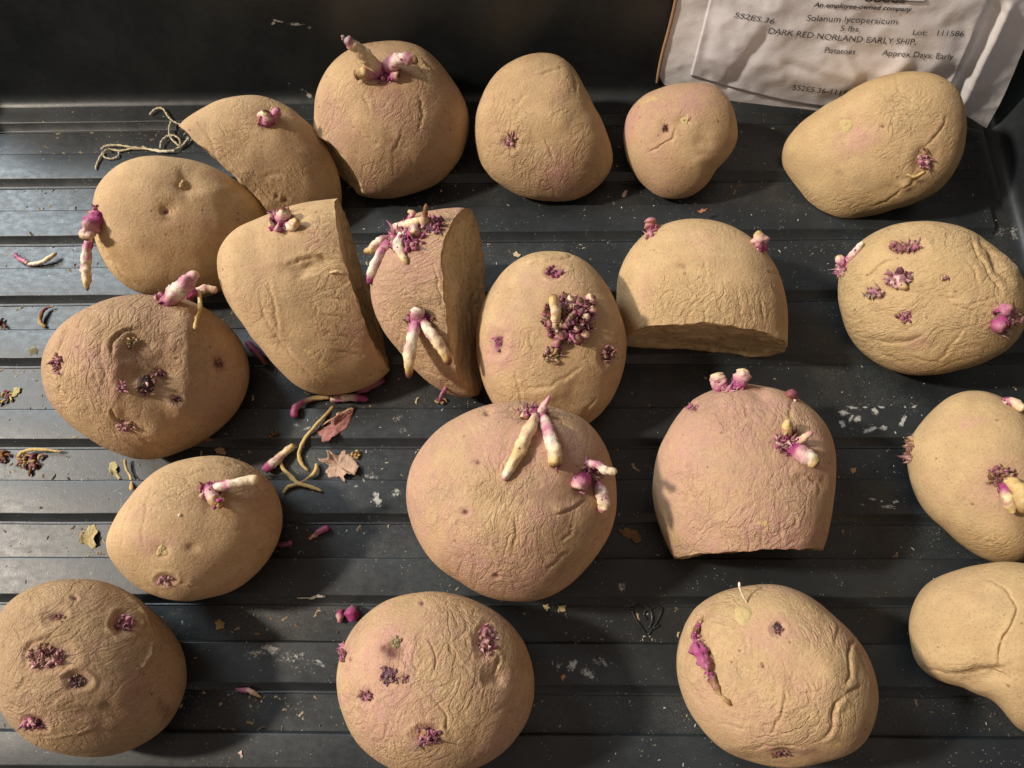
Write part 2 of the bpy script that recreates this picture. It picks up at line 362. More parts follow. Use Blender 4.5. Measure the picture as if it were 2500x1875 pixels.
# ------------------------------------------------------------------ potatoes
def poly_dist(Q, pts):
    """distance, relative position along and side of 2-D points Q to a polyline"""
    best = np.full(len(Q), 1e9); tp = np.zeros(len(Q)); sd = np.ones(len(Q)); n = len(pts)-1
    for k, (a, b) in enumerate(zip(pts[:-1], pts[1:])):
        a = np.array(a, float); b = np.array(b, float); d = b-a; L = (d@d)+1e-9
        t0 = ((Q-a)@d)/L; t = np.clip(t0, 0, 1); r = Q-(a+t[:,None]*d); e = np.linalg.norm(r, axis=1); m = e < best
        best = np.where(m, e, best); tp = np.where(m, (k+t)/n, tp); sd = np.where(m, np.sign(d[0]*(Q[:,1]-a[1])-d[1]*(Q[:,0]-a[0])), sd)
    return best, tp, sd
NTH, NFR, NBK = 300, 96, 22
PCOUNT = 0
class Potato: pass
def potato(label, outline, c=None, h=.62, depth=.86, pink=.35, wr=.5, flow=0.0, stretch=1.7, feats=(), cut=None, lump=.035, full=.92, tone=0.0, group='sprouting seed potatoes in the tray', seed=None, fold=.00018):
    global PCOUNT
    PCOUNT += 1; sd = PCOUNT*11 if seed is None else seed
    O = np.array(outline, float)
    if c is None:
        a, b = O, np.roll(O, -1, 0); cr_ = a[:,0]*b[:,1]-b[:,0]*a[:,1]; A = cr_.sum()/2
        c = (((a+b)*cr_[:,None]).sum(0)/(6*A)); c = (c[0], c[1])
    th = np.arctan2(-(O[:,1]-c[1]), O[:,0]-c[0]); rr = np.hypot(O[:,0]-c[0], O[:,1]-c[1])
    o = np.argsort(th); th, rr = th[o], rr[o]
    tt = np.linspace(-np.pi, np.pi, NTH, endpoint=False)
    R = np.interp(tt, np.r_[th[-1]-2*np.pi, th, th[0]+2*np.pi], np.r_[rr[-1], rr, rr[0]])
    k = np.exp(-.5*(np.arange(-12, 13)/4.2)**2); k /= k.sum(); R = np.convolve(np.r_[R[-12:], R, R[:12]], k, 'valid')
    rmin = np.percentile(R, 15)*PX*.28                  # metres, small radius
    hc = h*rmin
    C = on_plane(c[0], c[1], hc); wv = CAM-C; dist = np.linalg.norm(wv); wv /= dist
    # outline in the plane through C facing the camera
    E = []
    for t, r_ in zip(tt, R):
        d = ray(c[0]+r_*math.cos(t), c[1]-r_*math.sin(t)); s = ((C-CAM)@wv)/(d@wv); E.append(CAM+d*s-C)
    E = np.array(E)
    ph = np.r_[np.linspace(math.radians(90), math.radians(-6), NFR), np.linspace(math.radians(-12), math.radians(-90), NBK)]
    adep = depth*rmin
    cs = np.cos(ph)**full; cs[0] = 0; cs[-1] = 0; sn = np.sign(np.sin(ph))*np.abs(np.sin(ph))**(.97)
    # radial sections lose the outline's lobes towards the top, as a swollen tuber does
    rm = np.linalg.norm(E, axis=1); Em = E/rm[:,None]*rm.mean()*1.0
    kk = np.clip(np.sin(np.abs(ph)), 0, 1)[:,None,None]*.35
    P = C + cs[:,None,None]*(E[None]*(1-kk)+Em[None]*kk) + (adep*sn)[:,None,None]*wv
    nph = len(ph)
    # base normals
    dth = np.roll(P, -1, 1)-np.roll(P, 1, 1); dph = np.gradient(P, axis=0); N = np.cross(dth, dph); N /= np.linalg.norm(N, axis=2)[:,:,None]+1e-12
    N[0] = wv; N[-1] = -wv
    if (N*(P-C)).sum() < 0: N = -N; N[0] = wv; N[-1] = -wv
    P = P.reshape(-1, 3); N = N.reshape(-1, 3)
    front = np.clip((N@wv)*2.5+.3, 0, 1)
    loc = np.array([C[0], C[1], 0.0]); q = (P-C)
    # in-plane frame for wrinkle flow
    ux = RC[:,0]; uy = RC[:,1]; fa = math.radians(flow)
    f1 = ux*math.cos(fa)+uy*math.sin(fa); f2 = -ux*math.sin(fa)+uy*math.cos(fa)
    warp = .004*np.stack([noise(q*70+i*9, sd+i) for i in range(3)], -1)
    qw = q+warp*1.6
    FL = np.stack([qw@f1/stretch*1.25, qw@f2*1.25, qw@wv], -1)+sd*.37
    disp = lump*rmin*fbm(q/rmin*1.25, 2, sd)*np.clip(N@wv+.5, .35, 1)
    # broad folds, real relief
    rid = 1-np.abs(noise(FL*np.array([110,110,60.]), sd+5))*2.6; rid = np.clip(rid, 0, 1)**2
    m2 = np.clip(.5+fbm(q*60, 2, sd+9)*1.2+(wr-.5), 0, 1)
    disp -= fold*rid*m2*np.clip(front, .3, 1)
    pk = np.full(len(P), pink*.85+.02)+fbm(q*38, 3, sd+3)*.75; br = np.zeros(len(P)); pl = np.zeros(len(P)); W = np.full(len(P), wr-.06)+fbm(q*45, 2, sd+71)*.7
    D2 = proj(P)
    mm = .001
    for f in feats:
        kd = f[0]
        if kd in ('dim', 'pink', 'brown', 'pale', 'lump', 'wr', 'eye'):
            _, x, y, rx, ry, s = f[:6]; rot = math.radians(f[6]) if len(f) > 6 else 0
            Jb = np.stack([noise(q*180, sd+51), noise(q*180, sd+52)], -1)*min(16, .35*(rx+ry)); dx, dy = D2[:,0]+Jb[:,0]-x, -(D2[:,1]+Jb[:,1]-y); a = dx*math.cos(rot)+dy*math.sin(rot); b = -dx*math.sin(rot)+dy*math.cos(rot)
            g = np.exp(-((a/rx)**2+(b/ry)**2))*front
            if kd == 'dim': disp -= s*mm*g
            elif kd == 'lump': disp += s*mm*g
            elif kd == 'pink': pk += s*g
            elif kd == 'brown': br += s*g
            elif kd == 'pale': pl += s*g
            elif kd == 'wr': W += s*g
            elif kd == 'eye':            # a small sunken eye with its brow
                disp -= s*mm*g; pk += .9*g; g2 = np.exp(-((a/(rx*.62))**2+(b/(ry*.62))**2))*front; br += .8*g2; br += .16*g
                rr_ = np.sqrt((a/rx)**2+(b/ry)**2); disp += .25*s*mm*np.exp(-((rr_-1.45)/.3)**2)*front
        else:
            _, pts, wd, s = f; J = np.stack([noise(q*260, sd+41), noise(q*260, sd+42)], -1)*7+np.stack([noise(q*700, sd+43), noise(q*700, sd+44)], -1)*3
            cp = catmull(np.array(pts, float), max(5, len(pts)*4)); d, tpar, side = poly_dist(D2+J, cp)
            tap = np.clip(1.25*np.sin(np.pi*np.clip(tpar, 0, 1))**.6, 0, 1)*(.75+.6*noise(q*300, sd+45)); tap = np.clip(tap, 0, 1.1)
            sg = 1 if (len(pts)+int(pts[0][0])) % 2 else -1; sd_ = d*side*sg
            g = np.exp(-(d/(wd*(.55+.5*tap)))**2)*front*tap
            if kd == 'crease':
                disp -= .75*s*mm*g; disp += .26*s*mm*np.where(sd_ > 0, np.exp(-((sd_-2.6*wd)/(2.2*wd))**2), np.exp(-((sd_-2.6*wd)/(1.2*wd))**2))*front*tap; br += np.clip(.16*s, 0, .3)*np.exp(-(d/(wd*.7))**2)*front*tap
            elif kd == 'ridge': disp += s*mm*g; pl += .3*g
            elif kd == 'scar': pk += s*g
            elif kd == 'scuff': pl += s*g*np.clip(1+1.5*noise(q*900, 3), 0, 2)
    P = P+N*disp[:,None]
    z0 = .00025
    P[:,2] = np.where(P[:,2] < z0+.0015, z0+.0015*np.exp((P[:,2]-z0-.0015)/.0015), P[:,2]); P[:,2] = np.maximum(P[:,2], z0)
    # weld poles
    V = np.vstack([P[:1], P[NTH:-NTH], P[-1:]]); keep = np.r_[0, np.arange(NTH, len(P)-NTH), len(P)-1]
    i = 1+np.arange((nph-2)*NTH).reshape(nph-2, NTH); j = np.roll(i, -1, 1)
    Q = np.stack([i[:-1], i[1:], j[1:], j[:-1]], -1).reshape(-1, 4).tolist()
    Q += [[0, i[0,a], j[0,a]] for a in range(NTH)] + [[len(V)-1, j[-1,a], i[-1,a]] for a in range(NTH)]
    attrs = {'tone': np.clip(tone+fbm(q*30, 2, sd+31)*.5, -1, 1)[keep], 'pink': pk[keep], 'brown': br[keep], 'pale': pl[keep], 'wr': W[keep], 'flow': FL[keep], 'seedco': (q+sd*.173)[keep]}
    ob = empty('potato', tuple(loc), label, 'potato', group)
    me = np_mesh('skin', V-loc, Q, attrs)
    T = Potato(); T.ob = ob; T.C = C; T.w = wv; T.loc = loc; T.dist = dist; T.sd = sd
    bm = bmesh.new(); bm.from_mesh(me)
    bmesh.ops.recalc_face_normals(bm, faces=bm.faces)
    if cut:
        cuts = cut if isinstance(cut, list) else [cut]
        for (x1, y1), (x2, y2), tilt in cuts:
            def limb(x, y):
                d = ray(x, y); return CAM+d*(((C-CAM)@wv)/(d@wv))
            A_, B_ = limb(x1, y1), limb(x2, y2); e = (B_-A_)/np.linalg.norm(B_-A_)
            n = np.cross(wv, e); n /= np.linalg.norm(n)         # left-hand side of p1 -> p2 seen from the camera
            tl = math.radians(tilt); n2 = n*math.cos(tl)+wv*math.sin(tl)
            a2w = np.cross(n2, e); Aloc = A_-loc
            def wav(p):
                q = np.stack([p@e, p@a2w, np.full(len(p), sd*.7)], -1); t_ = (p-Aloc)@e/np.linalg.norm(B_-A_)
                return .0016*noise(q*np.array([38,38,1]), 4)+.0012*noise(q*np.array([120,120,1]), 5)+.0007*noise(q*np.array([330,330,1]), 6)-.0012*4*(t_-.5)**2*np.clip(np.abs(t_-.5)*3, 0, 1)
            co_ = np.array([v.co[:] for v in bm.verts]); co_ = co_+n2*wav(co_)[:,None]
            for v, c_ in zip(bm.verts, co_): v.co = c_
            bmesh.ops.bisect_plane(bm, geom=bm.verts[:]+bm.edges[:]+bm.faces[:], dist=1e-7, plane_co=Vector(A_-loc), plane_no=Vector(n2), clear_outer=True)
            bd = [v for v in bm.verts if v.is_boundary and abs((np.array(v.co)-(A_-loc))@n2) < 1e-5]
            allv = bm.verts[:]; bset = [np.array(v.co) for v in bd]
            if len(bd) > 8:
                L = np.array([v.co[:] for v in bd]); cen = (L.max(0)+L.min(0))/2; a2 = np.cross(n2, e)
                ang = np.arctan2((L-cen)@a2, (L-cen)@e); L = L[np.argsort(ang)]
                # resample loop
                sL = np.r_[0, np.cumsum(np.linalg.norm(np.roll(L, -1, 0)-L, axis=1))]; Lc = np.vstack([L, L[:1]]); tt2 = np.linspace(0, sL[-1], 241)[:-1]
                L = np.stack([np.interp(tt2, sL, Lc[:,z]) for z in range(3)], -1)
                rings = [(1.0, 0.0)]+[(1-k/26, 1.0) for k in range(1, 26)]; VV = []; RM = []
                for s, m in rings:
                    ring = cen+(L-cen)*s; dd = (.0011*(s**6) if s < 1 else 0)
                    z = fbm((ring+sd)*90, 3, sd)*.0011*(1-s**8) - .0016*(1-s**4) + .0004*math.exp(-((s-.93)/.05)**2)
                    VV.append(ring+n2[None]*(z[:,None] if s < 1 else 0)); RM += [max(0, (s-.86)/.14)]*len(L)
                VV.append(cen[None]-n2*.0016); RM.append(0)
                VV = np.vstack(VV); nl = len(L); ii = np.arange(26*nl).reshape(26, nl); jj = np.roll(ii, -1, 1)
                QQ = np.stack([ii[:-1], jj[:-1], jj[1:], ii[1:]], -1).reshape(-1, 4).tolist()+[[ii[-1,a], jj[-1,a], len(VV)-1] for a in range(nl)]
                VV = VV-n2*wav(VV)[:,None]; VV[:,2] = np.maximum(VV[:,2], z0)
                fl = np.stack([VV@e/3.5, VV@a2, VV@n2], -1)
                fm = np_mesh('cut_face', VV, QQ, {'rim': RM, 'flow': fl+sd, 'seedco': VV+sd})
                link('cut_face', fm, M_FLESH, ob)
            co_ = np.array([v.co[:] for v in allv]); dcut = -((co_-Aloc)@n2); co_ = co_-n2*wav(co_)[:,None]
            curl = np.exp(-(np.clip(dcut, 0, None)/.0022)**1.3); inn = co_-(C-loc); inn -= n2*(inn@n2)[:,None]; inn /= np.linalg.norm(inn, axis=1)[:,None]+1e-9
            bd_m = np.exp(-(np.clip(dcut, 0, None)/.0004))
            co_ = co_-inn*((curl-bd_m*.75).clip(0)*0+ (curl*(1-bd_m))*(-.0005)*noise(co_*140, 8)*2)[:,None]
            co_[:,2] = np.maximum(co_[:,2], z0)
            for v, c_ in zip(allv, co_): v.co = c_
    T.bvh_local = BVHTree.FromBMesh(bm)
    bm.to_mesh(me); bm.free(); me.polygons.foreach_set('use_smooth', np.ones(len(me.polygons), bool))
    link('skin', me, M_SKIN, ob)
    return T
def hit(T, x, y):
    d = ray(x, y); o = CAM-T.loc
    h = T.bvh_local.ray_cast(Vector(o), Vector(d))
    if h[0] is None:
        s = ((T.C-CAM)@T.w)/(d@T.w); p = CAM+d*s-T.loc; h = T.bvh_local.find_nearest(Vector(p))
        n = np.array(h[1]); pc = np.array(h[0]); 
        if np.dot(n, pc+T.loc-T.C) < 0: n = -n
        return pc+T.loc, n, False
    n = np.array(h[1]);  n = n if np.dot(n, d) < 0 else -n
    return np.array(h[0])+T.loc, n, True

MAG = (.31,.045,.155); PNK = (.47,.19,.26); PALE = (.66,.42,.38); CRM = (.72,.57,.33); WHT = (.76,.66,.52)
BRN = (.20,.095,.03); DRK = (.055,.03,.022); PUR = (.13,.04,.075); GRN = (.26,.23,.11); TAN = (.48,.34,.15); YEL = (.60,.44,.17); DPK = (.22,.07,.11)
PROF = {
 'cream': [(0,MAG),(.2,MAG),(.36,PNK),(.5,WHT),(.78,CRM),(.87,YEL),(.93,BRN),(1,DRK)],
 'yellow': [(0,MAG),(.12,PNK),(.25,CRM),(.6,CRM),(.9,YEL),(1,PALE)],
 'pink': [(0,MAG),(.35,MAG),(.55,PNK),(.75,PALE),(.92,CRM),(1,BRN)],
 'nub': [(0,MAG),(.4,MAG),(.7,PALE),(.85,CRM),(.93,BRN),(1,DRK)],
 'budm': [(0,MAG),(.45,DPK),(.7,PNK),(.86,BRN),(1,DRK)],
 'white': [(0,PNK),(.2,WHT),(.8,CRM),(1,PALE)],
 'magtip': [(0,MAG),(.2,PNK),(.4,WHT),(.7,WHT),(.85,MAG),(1,PALE)],
 'root': [(0,TAN),(.5,YEL),(1,TAN)],
 'brownroot': [(0,TAN),(.14,BRN),(.22,DPK),(.3,PNK),(.42,MAG),(.55,PNK),(.62,DPK),(.68,BRN),(.8,TAN),(1,BRN)],
 'dry': [(0,DPK),(.4,BRN),(.7,TAN),(1,TAN)],
 'thread': [(0,TAN),(.6,WHT),(1,WHT)],
 'string': [(0,(.60,.50,.32)),(1,(.62,.53,.36))],
}
def prof_col(pr, t, P, seed, patches=.5):
    pr = PROF[pr] if isinstance(pr, str) else pr
    ts = [a for a, _ in pr]; cs = np.array([b for _, b in pr]); C = np.stack([np.interp(t, ts, cs[:,k]) for k in range(3)], -1)
    if patches:
        n = noise(P*330, seed)+.6*noise(P*900, seed+1); m = np.clip((n+.02)*4, 0, 1)*np.clip(1.25-t*1.15, 0, 1)*min(1, patches*1.6); C = C*(1-m[:,None])+np.array(MAG)*m[:,None]
        n = noise(P*1100, seed+2); m = np.clip((n-.27)*8, 0, 1)*.75*patches; C = C*(1-m[:,None])+np.array((.30,.05,.12))*m[:,None]
    return C
def add_tube(mb, P, rad, prof, seed=0, n=14, steps=None, rough=.12, patches=.5, tipclose=True, flat=1.0):
    m = steps or max(8, len(P)*7); P = catmull(P, m); t = np.linspace(0, 1, m)
    rad = np.interp(t, np.linspace(0, 1, len(rad)), rad)
    if tipclose:
        e = np.clip((1-t)/.07, 0, 1); rad = rad*np.sqrt(np.clip(1-(1-e)**2, .08, 1)); e = np.clip(t/.04, 0, 1); rad = rad*np.sqrt(np.clip(1-(1-e)**2, .2, 1))
    V, Fs = tube_raw(P, rad, n, flat=flat)
    cen = np.repeat(P, n, 0); d = V-cen; rr = np.repeat(rad, n)
    ringn = 1+rough*.7*noise(np.stack([np.repeat(t, n)*len(P)*.35, np.zeros(len(d)), np.full(len(d), seed*.31)], -1), 12)
    V = cen+d*ringn[:,None]*(1+rough*(2.2*noise(V*300, seed)+1.6*noise(V*800, seed+7)))[:,None]
    mb.add(V, Fs, prof_col(prof, np.repeat(t, n), V, seed, patches))
    return P
rng = random.Random(5)
def knobs(mb, P, rad, cnt, t0, t1, size, seed, col=(MAG, PNK)):
    """small leaf scales standing on a sprout"""
    r = random.Random(seed)
    for k in range(cnt):
        t = t0+(t1-t0)*r.random(); i = min(int(t*(len(P)-1)), len(P)-2); p = P[i]; ax = P[i+1]-P[i]; ax /= np.linalg.norm(ax)+1e-12
        v = np.array([r.gauss(0,1) for _ in range(3)]); v -= ax*(v@ax); v /= np.linalg.norm(v)+1e-12
        s = size*(.6+.8*r.random()); a = p+v*rad*.8; b = a+(v*.9+ax*.7)*s
        V, Fs = tube_raw(catmull([a, (a+b)/2+v*s*.12, b], 5), np.array([.55,.6,.5,.32,.06])*s, 6)
        c = col[r.randrange(len(col))]; mb.add(V, Fs, np.clip(np.array(c)*(.8+.5*r.random()), 0, 1))
def sprout(T, path, rad, prof='cream', name='sprout', seed=None, knob=4, patches=.5, sink=True, label=None, rough=.20):
    """path: (x, y, lift) with lift in grid pixels above the skin (towards the camera)"""
    seed = seed if seed is not None else rng.randrange(9999); u = PX*T.dist; pts = []
    hp, hn, ok = hit(T, path[0][0], path[0][1]); d0 = (hp-CAM)@ray(path[0][0], path[0][1])
    for k, (x, y, l) in enumerate(path):
        d = ray(x, y); s = d0-l*u; h2 = hit(T, x, y)
        if h2[2] and k > 0: s = min(s, (h2[0]-CAM)@d-rad[min(k, len(rad)-1)]*u*.85)
        pts.append(CAM+d*s)
    if sink: pts.insert(0, pts[0]-hn*rad[0]*u*.8+0*hn); rr = [rad[0]*.9*u]+[r*u for r in rad]
    else: rr = [r*u for r in rad]
    rough = max(rough, .3) if prof in ('nub', 'budm', 'pink') else rough
    mb = MB(); P = add_tube(mb, pts, rr, prof, seed, patches=patches, rough=rough, n=18)
    if knob: knobs(mb, P, np.mean(rr), int(knob*1.3), .15, .7, 3.6*u, seed+1)
    if knob >= 4: knobs(mb, P, rr[0], 12, .0, .22, 5.5*u, seed+5, (MAG, PNK, MAG, DPK, PALE))
    o = mb.build(name, M_SPROUT, T.ob, T.loc)
    if label: o['label'] = label
    return o
def cluster(T, x, y, rx, ry, n, size, pal, name='bud', seed=None, up=1.0, mound=True, label=None, long=2.0, moundcol=None):
    """a rosette of tiny scales and knobs in an eye"""
    seed = seed if seed is not None else rng.randrange(9999); r = random.Random(seed); u = PX*T.dist; mb = MB()
    c0, n0, _ = hit(T, x, y); pal = [np.array(p) for p in pal]
    if mound:
        a = on_e = None
        t1 = np.cross(n0, RC[:,1]); t1 /= np.linalg.norm(t1); t2 = np.cross(n0, t1); nn = 16; Vm = []; mm_ = 7
        sgn = 1 if t1@RC[:,0] > 0 else -1; t1 = t1*sgn; t2 = t2*(1 if t2@RC[:,1] > 0 else -1)
        for i in range(mm_):
            ph = math.pi/2*i/(mm_-1)
            for j in range(nn):
                an = 2*math.pi*j/nn; Vm.append(c0-n0*u*1.5+(t1*math.cos(an)*rx*.8+t2*math.sin(an)*ry*.8)*u*math.cos(ph)+n0*math.sin(ph)*u*min(rx, ry, 18)*.36)
        Vm = np.array(Vm); Vm += n0[None]*(noise(Vm*600, seed)*u*4)[:,None]
        ii = np.arange(mm_*nn).reshape(mm_, nn); jj = np.roll(ii, -1, 1)
        Fs = np.stack([ii[:-1], jj[:-1], jj[1:], ii[1:]], -1).reshape(-1, 4).tolist()
        mc = np.array(moundcol if moundcol is not None else pal[0])*.7; mb.add(Vm, Fs, mc[None]*(1+1.2*np.clip(noise(Vm*900, seed+3), -.5, .8))[:,None])
    for k in range(n):
        an = 2*math.pi*r.random(); rad = math.sqrt(r.random()); px, py = x+rx*rad*math.cos(an), y-ry*rad*math.sin(an)
        p, nr, ok = hit(T, px, py)
        out = (p-c0); L = np.linalg.norm(out); out = out/(L+1e-9); jit = np.array([r.gauss(0,.35) for _ in range(3)])
        s = size*1.25*u*(.5+.8*r.random()); d = nr*up+out*.55*rad+jit; d /= np.linalg.norm(d)
        bend = np.array([r.gauss(0,.3) for _ in range(3)])
        base = p-nr*s*.3+nr*(1-rad)*u*min(rx, ry)*.3
        Pp = catmull([base, base+d*s*long*.5, base+(d+bend*.8)*s*long], 7)
        prf = np.array([.8,1.0,1.0,.8,.5,.22,.04])*s*(.45 if r.random() < .4 else .75)
        V, Fs = tube_raw(Pp, prf, 7, flat=.35 if r.random() < .6 else .9); V = V+(noise(V*900, k)*s*.35)[:,None]*d
        c = pal[r.randrange(len(pal))]*(.75+.5*r.random()); c2 = pal[r.randrange(len(pal))]
        tv = np.repeat(np.linspace(0, 1, 7), 7)[:,None]; Cc = c[None]*(1-tv)+c2[None]*tv*1.0
        if r.random() < .3: Cc = Cc*(1-(tv > .7)*.6)
        w_ = r.random()*.45; Cc = Cc*(1-w_)+np.array((.27,.16,.11))*w_
        mb.add(V, Fs, np.clip(Cc, 0, 1))
    o = mb.build(name, M_BUD, T.ob, T.loc)
    if label: o['label'] = label
    return o
def scab(T, x, y, r, col=(.50,.38,.18), name='scab', seed=1):
    u = PX*T.dist; c0, n0, _ = hit(T, x, y); mb = MB(); nn, mm_ = 22, 6; V = []; rr = random.Random(seed)
    rad = [1+.12*math.sin(3*a/nn*6.28+seed)+.14*rr.uniform(-1, 1) for a in range(nn)]
    for i in range(mm_):
        f = 1-i/(mm_-1)
        for j in range(nn):
            a = 2*math.pi*j/nn; p, n_, ok = hit(T, x+r*f*rad[j]*math.cos(a), y-r*f*rad[j]*math.sin(a)); V.append(p+n_*u*(1.6*(1-f**3)+(-.6 if i == 0 else .3+1.6*rr.random())))
    ii = np.arange(mm_*nn).reshape(mm_, nn); jj = np.roll(ii, -1, 1); Fs = np.stack([ii[:-1], jj[:-1], jj[1:], ii[1:]], -1).reshape(-1, 4).tolist()
    mb.add(V, Fs, col); return mb.build(name, M_DRY, T.ob, T.loc)
PINKS = [MAG, PNK, PALE, MAG]; DARKS = [PUR, DPK, BRN, PNK, TAN]; MIXED = [MAG, PNK, BRN, GRN, DPK, PALE]; GREENS = [GRN, TAN, DRK, YEL]; BROWNP = [BRN, DPK, TAN, DPK]
#@@OBJECTS
# --- 1: smooth potato at the left end of the second row
A = potato('smooth tan potato below the twine, a long sprout hanging down its left side',
 [(202,450),(203,410),(228,378),(262,352),(320,338),(378,342),(430,352),(480,374),(530,405),(570,445),(585,490),(575,540),(540,590),(490,625),(420,642),(350,640),(300,632),(262,610),(232,578),(210,535),(202,495)],
 tone=-0.05, h=.70, depth=.80, pink=.02, wr=.10, flow=70, fold=.0001, feats=[('dim',402,398,34,26,2.4),('dim',360,455,22,20,1.6),('brown',385,395,30,20,.25),('pink',460,378,22,10,.9),('eye',356,458,10,8,.5),
 ('pink',430,480,60,60,.25),('crease',[(212,500),(228,548),(262,592),(300,622)],3.5,.9),('dim',500,430,40,60,1.2),('scuff',[(282,383),(285,398),(294,384)],2,.6)])
scab(A, 397, 399, 11, TAN, seed=3)
sprout(A, [(210,470,2),(197,488,12),(188,508,16),(185,520,16)], [12,15,13,6], 'nub', knob=14, seed=11)
sprout(A, [(196,500,6),(188,540,8),(186,575,8),(187,602,8),(189,628,8)], [7,8,9,9,3], [(0,WHT),(.2,PNK),(.3,WHT),(.8,CRM),(.92,TAN),(1,DRK)], seed=12, knob=2, sink=False)
cluster(A, 207, 462, 9, 14, 16, 5, PINKS, seed=13)
# --- 2: wedge
B = potato('potato wedge with a straight cut left edge touching the twine, two pink buds on top',
 [(385,265),(420,245),(460,222),(520,208),(560,207),(600,220),(650,255),(690,300),(715,340),(735,400),(738,440),(730,480),(700,530),(620,545),(520,520),(430,450),(385,370),(375,310)],
 c=(585,355), tone=-0.25, h=.95, depth=.70, pink=-.1, wr=.45, flow=-50, cut=((592,466),(398,274),5), feats=[('dim',578,258,24,22,1.5),('lump',510,380,40,30,1.2),('crease',[(430,270),(450,292),(470,340)],3,.5),
 ('crease',[(455,345),(500,385),(520,420)],3,.7),('crease',[(560,385),(600,375),(640,385)],4,.5),('dim',545,420,30,10,1.0,-30),('wr',510,400,70,60,.5),('pink',402,285,14,12,.6),('eye',618,432,8,8,.4),('eye',598,425,6,6,.4)])
sprout(B, [(576,262,0),(573,248,9),(574,238,12)], [12,12,5], 'nub', knob=16, seed=21)
sprout(B, [(588,256,2),(597,243,12),(601,232,14)], [8,9,5], [(0,MAG),(.5,PNK),(.85,PNK),(1,BRN)], knob=5, seed=22)
cluster(B, 572, 262, 15, 15, 14, 4.5, PINKS, seed=23)
# --- 3: top centre
P3 = potato('large potato in the back row with one long sprout pointing up from its crown',
 [(680,245),(683,205),(697,165),(725,128),(770,100),(820,90),(870,90),(910,100),(945,130),(975,170),(1000,210),(1013,255),(1010,300),(995,340),(965,380),(930,405),(880,425),(830,432),(780,423),(735,402),(700,362),(683,310)],
 tone=-0.15, h=.66, depth=.85, pink=.42, wr=.35, flow=60, cut=((800,450),(670,285),20), feats=[('dim',830,160,45,28,2.2),('crease',[(895,130),(915,150),(930,175)],4,1.3),('crease',[(905,122),(935,148)],3,.9),('wr',920,220,40,90,.6),
 ('crease',[(775,200),(795,225),(800,245)],2.5,.7),('crease',[(758,270),(795,300),(840,320)],2.5,.6),('wr',810,370,70,60,.6),('pink',790,240,70,80,.35),('pink',880,230,40,50,.3),('pale',740,230,30,60,.25),('dim',860,310,30,14,.8,-40),('crease',[(845,330),(860,310),(870,280)],2.5,.6),('crease',[(905,200),(912,240),(905,290)],3,.8)])
sprout(P3, [(812,150,4),(790,122,22),(765,100,34),(746,84,42)], [13,13,10,8], [(0,MAG),(.12,MAG),(.26,PNK),(.4,CRM),(.8,CRM),(.9,PNK),(.95,DPK),(1,(.3,.27,.25))], seed=31, patches=.25, knob=5)
sprout(P3, [(742,86,43),(740,76,46)], [5,3], [(0,DPK),(1,(.35,.33,.32))], name='sprout', knob=0, sink=False, seed=30)
sprout(P3, [(838,145,4),(856,132,18),(880,127,22),(903,134,20)], [12,13,11,7], [(0,MAG),(.25,MAG),(.45,PALE),(.6,WHT),(.75,PNK),(.88,TAN),(1,DRK)], seed=32, knob=8)
sprout(P3, [(806,160,4),(785,158,14),(765,164,14)], [9,11,8], [(0,MAG),(.4,PNK),(.75,YEL),(.9,BRN),(1,DRK)], seed=33)
sprout(P3, [(845,168,3),(856,163,10),(862,164,12)], [7,7,5], 'nub', seed=34, knob=6)
cluster(P3, 826, 162, 26, 16, 46, 5, PINKS, seed=35)
# --- 4
P4 = potato('pear shaped back row potato with one small pink eye low on its left',
 [(1028,270),(1030,240),(1045,200),(1065,165),(1095,138),(1140,118),(1185,114),(1215,122),(1238,145),(1255,180),(1280,230),(1305,280),(1323,330),(1322,360),(1305,390),(1275,415),(1240,435),(1190,439),(1145,432),(1100,410),(1060,380),(1035,345),(1028,310)],
 h=.66, depth=.85, pink=.15, wr=.42, flow=65, feats=[('eye',1102,305,17,17,.8),('crease',[(1165,162),(1190,152),(1215,142)],2.5,.9),('crease',[(1070,285),(1100,287),(1130,292)],2.5,.4),('crease',[(1240,160),(1245,200)],3,.9),
 ('crease',[(1180,300),(1190,330),(1200,350)],2.5,.5),('wr',1200,380,80,60,.7),('crease',[(1100,245),(1125,215),(1140,200)],2.5,.5),('brown',1200,400,50,24,.22),('pink',1200,390,60,40,.7),('pink',1210,200,30,40,.4),('scuff',[(1130,148),(1155,156),(1160,148)],4,.6),('crease',[(1040,345),(1060,375),(1085,395)],3,.5)])
cluster(P4, 1102, 304, 12, 14, 20, 4.2, [PNK,PALE,DPK,TAN], seed=41)
# --- 5 small
P5 = potato('smallest potato, pinkish and smooth with a curved crease, at the bag corner',
 [(1350,265),(1362,235),(1390,205),(1430,190),(1480,180),(1530,180),(1560,195),(1580,225),(1592,270),(1592,305),(1575,335),(1545,365),(1525,400),(1500,420),(1460,433),(1425,430),(1390,400),(1365,365),(1350,320)],
 tone=-0.1, h=.72, depth=.85, pink=.50, wr=.06, flow=60, fold=.0001, feats=[('crease',[(1392,330),(1425,318),(1450,298),(1464,272)],2.2,.8),('dim',1478,260,16,13,1.1),('dim',1435,277,12,14,1),('brown',1435,277,6,8,.95),('pink',1500,230,50,30,.5),('pink',1360,270,12,40,.6),('dim',1520,310,20,40,1.0),
 ('crease',[(1468,250),(1474,235)],2,.5),('lump',1520,340,26,26,1.4),('pale',1400,215,50,12,.5),('brown',1422,292,3,3,.6)])
scab(P5, 1479, 261, 9, (.50,.38,.18), seed=5)
cluster(P5, 1435, 277, 5, 9, 10, 3, [PUR,DPK,BRN], seed=52, moundcol=PUR)
sprout(P5, [(1484,262,0),(1486,254,6),(1484,247,8)], [1.4,1.4,1], 'thread', name='root', knob=0, patches=0)
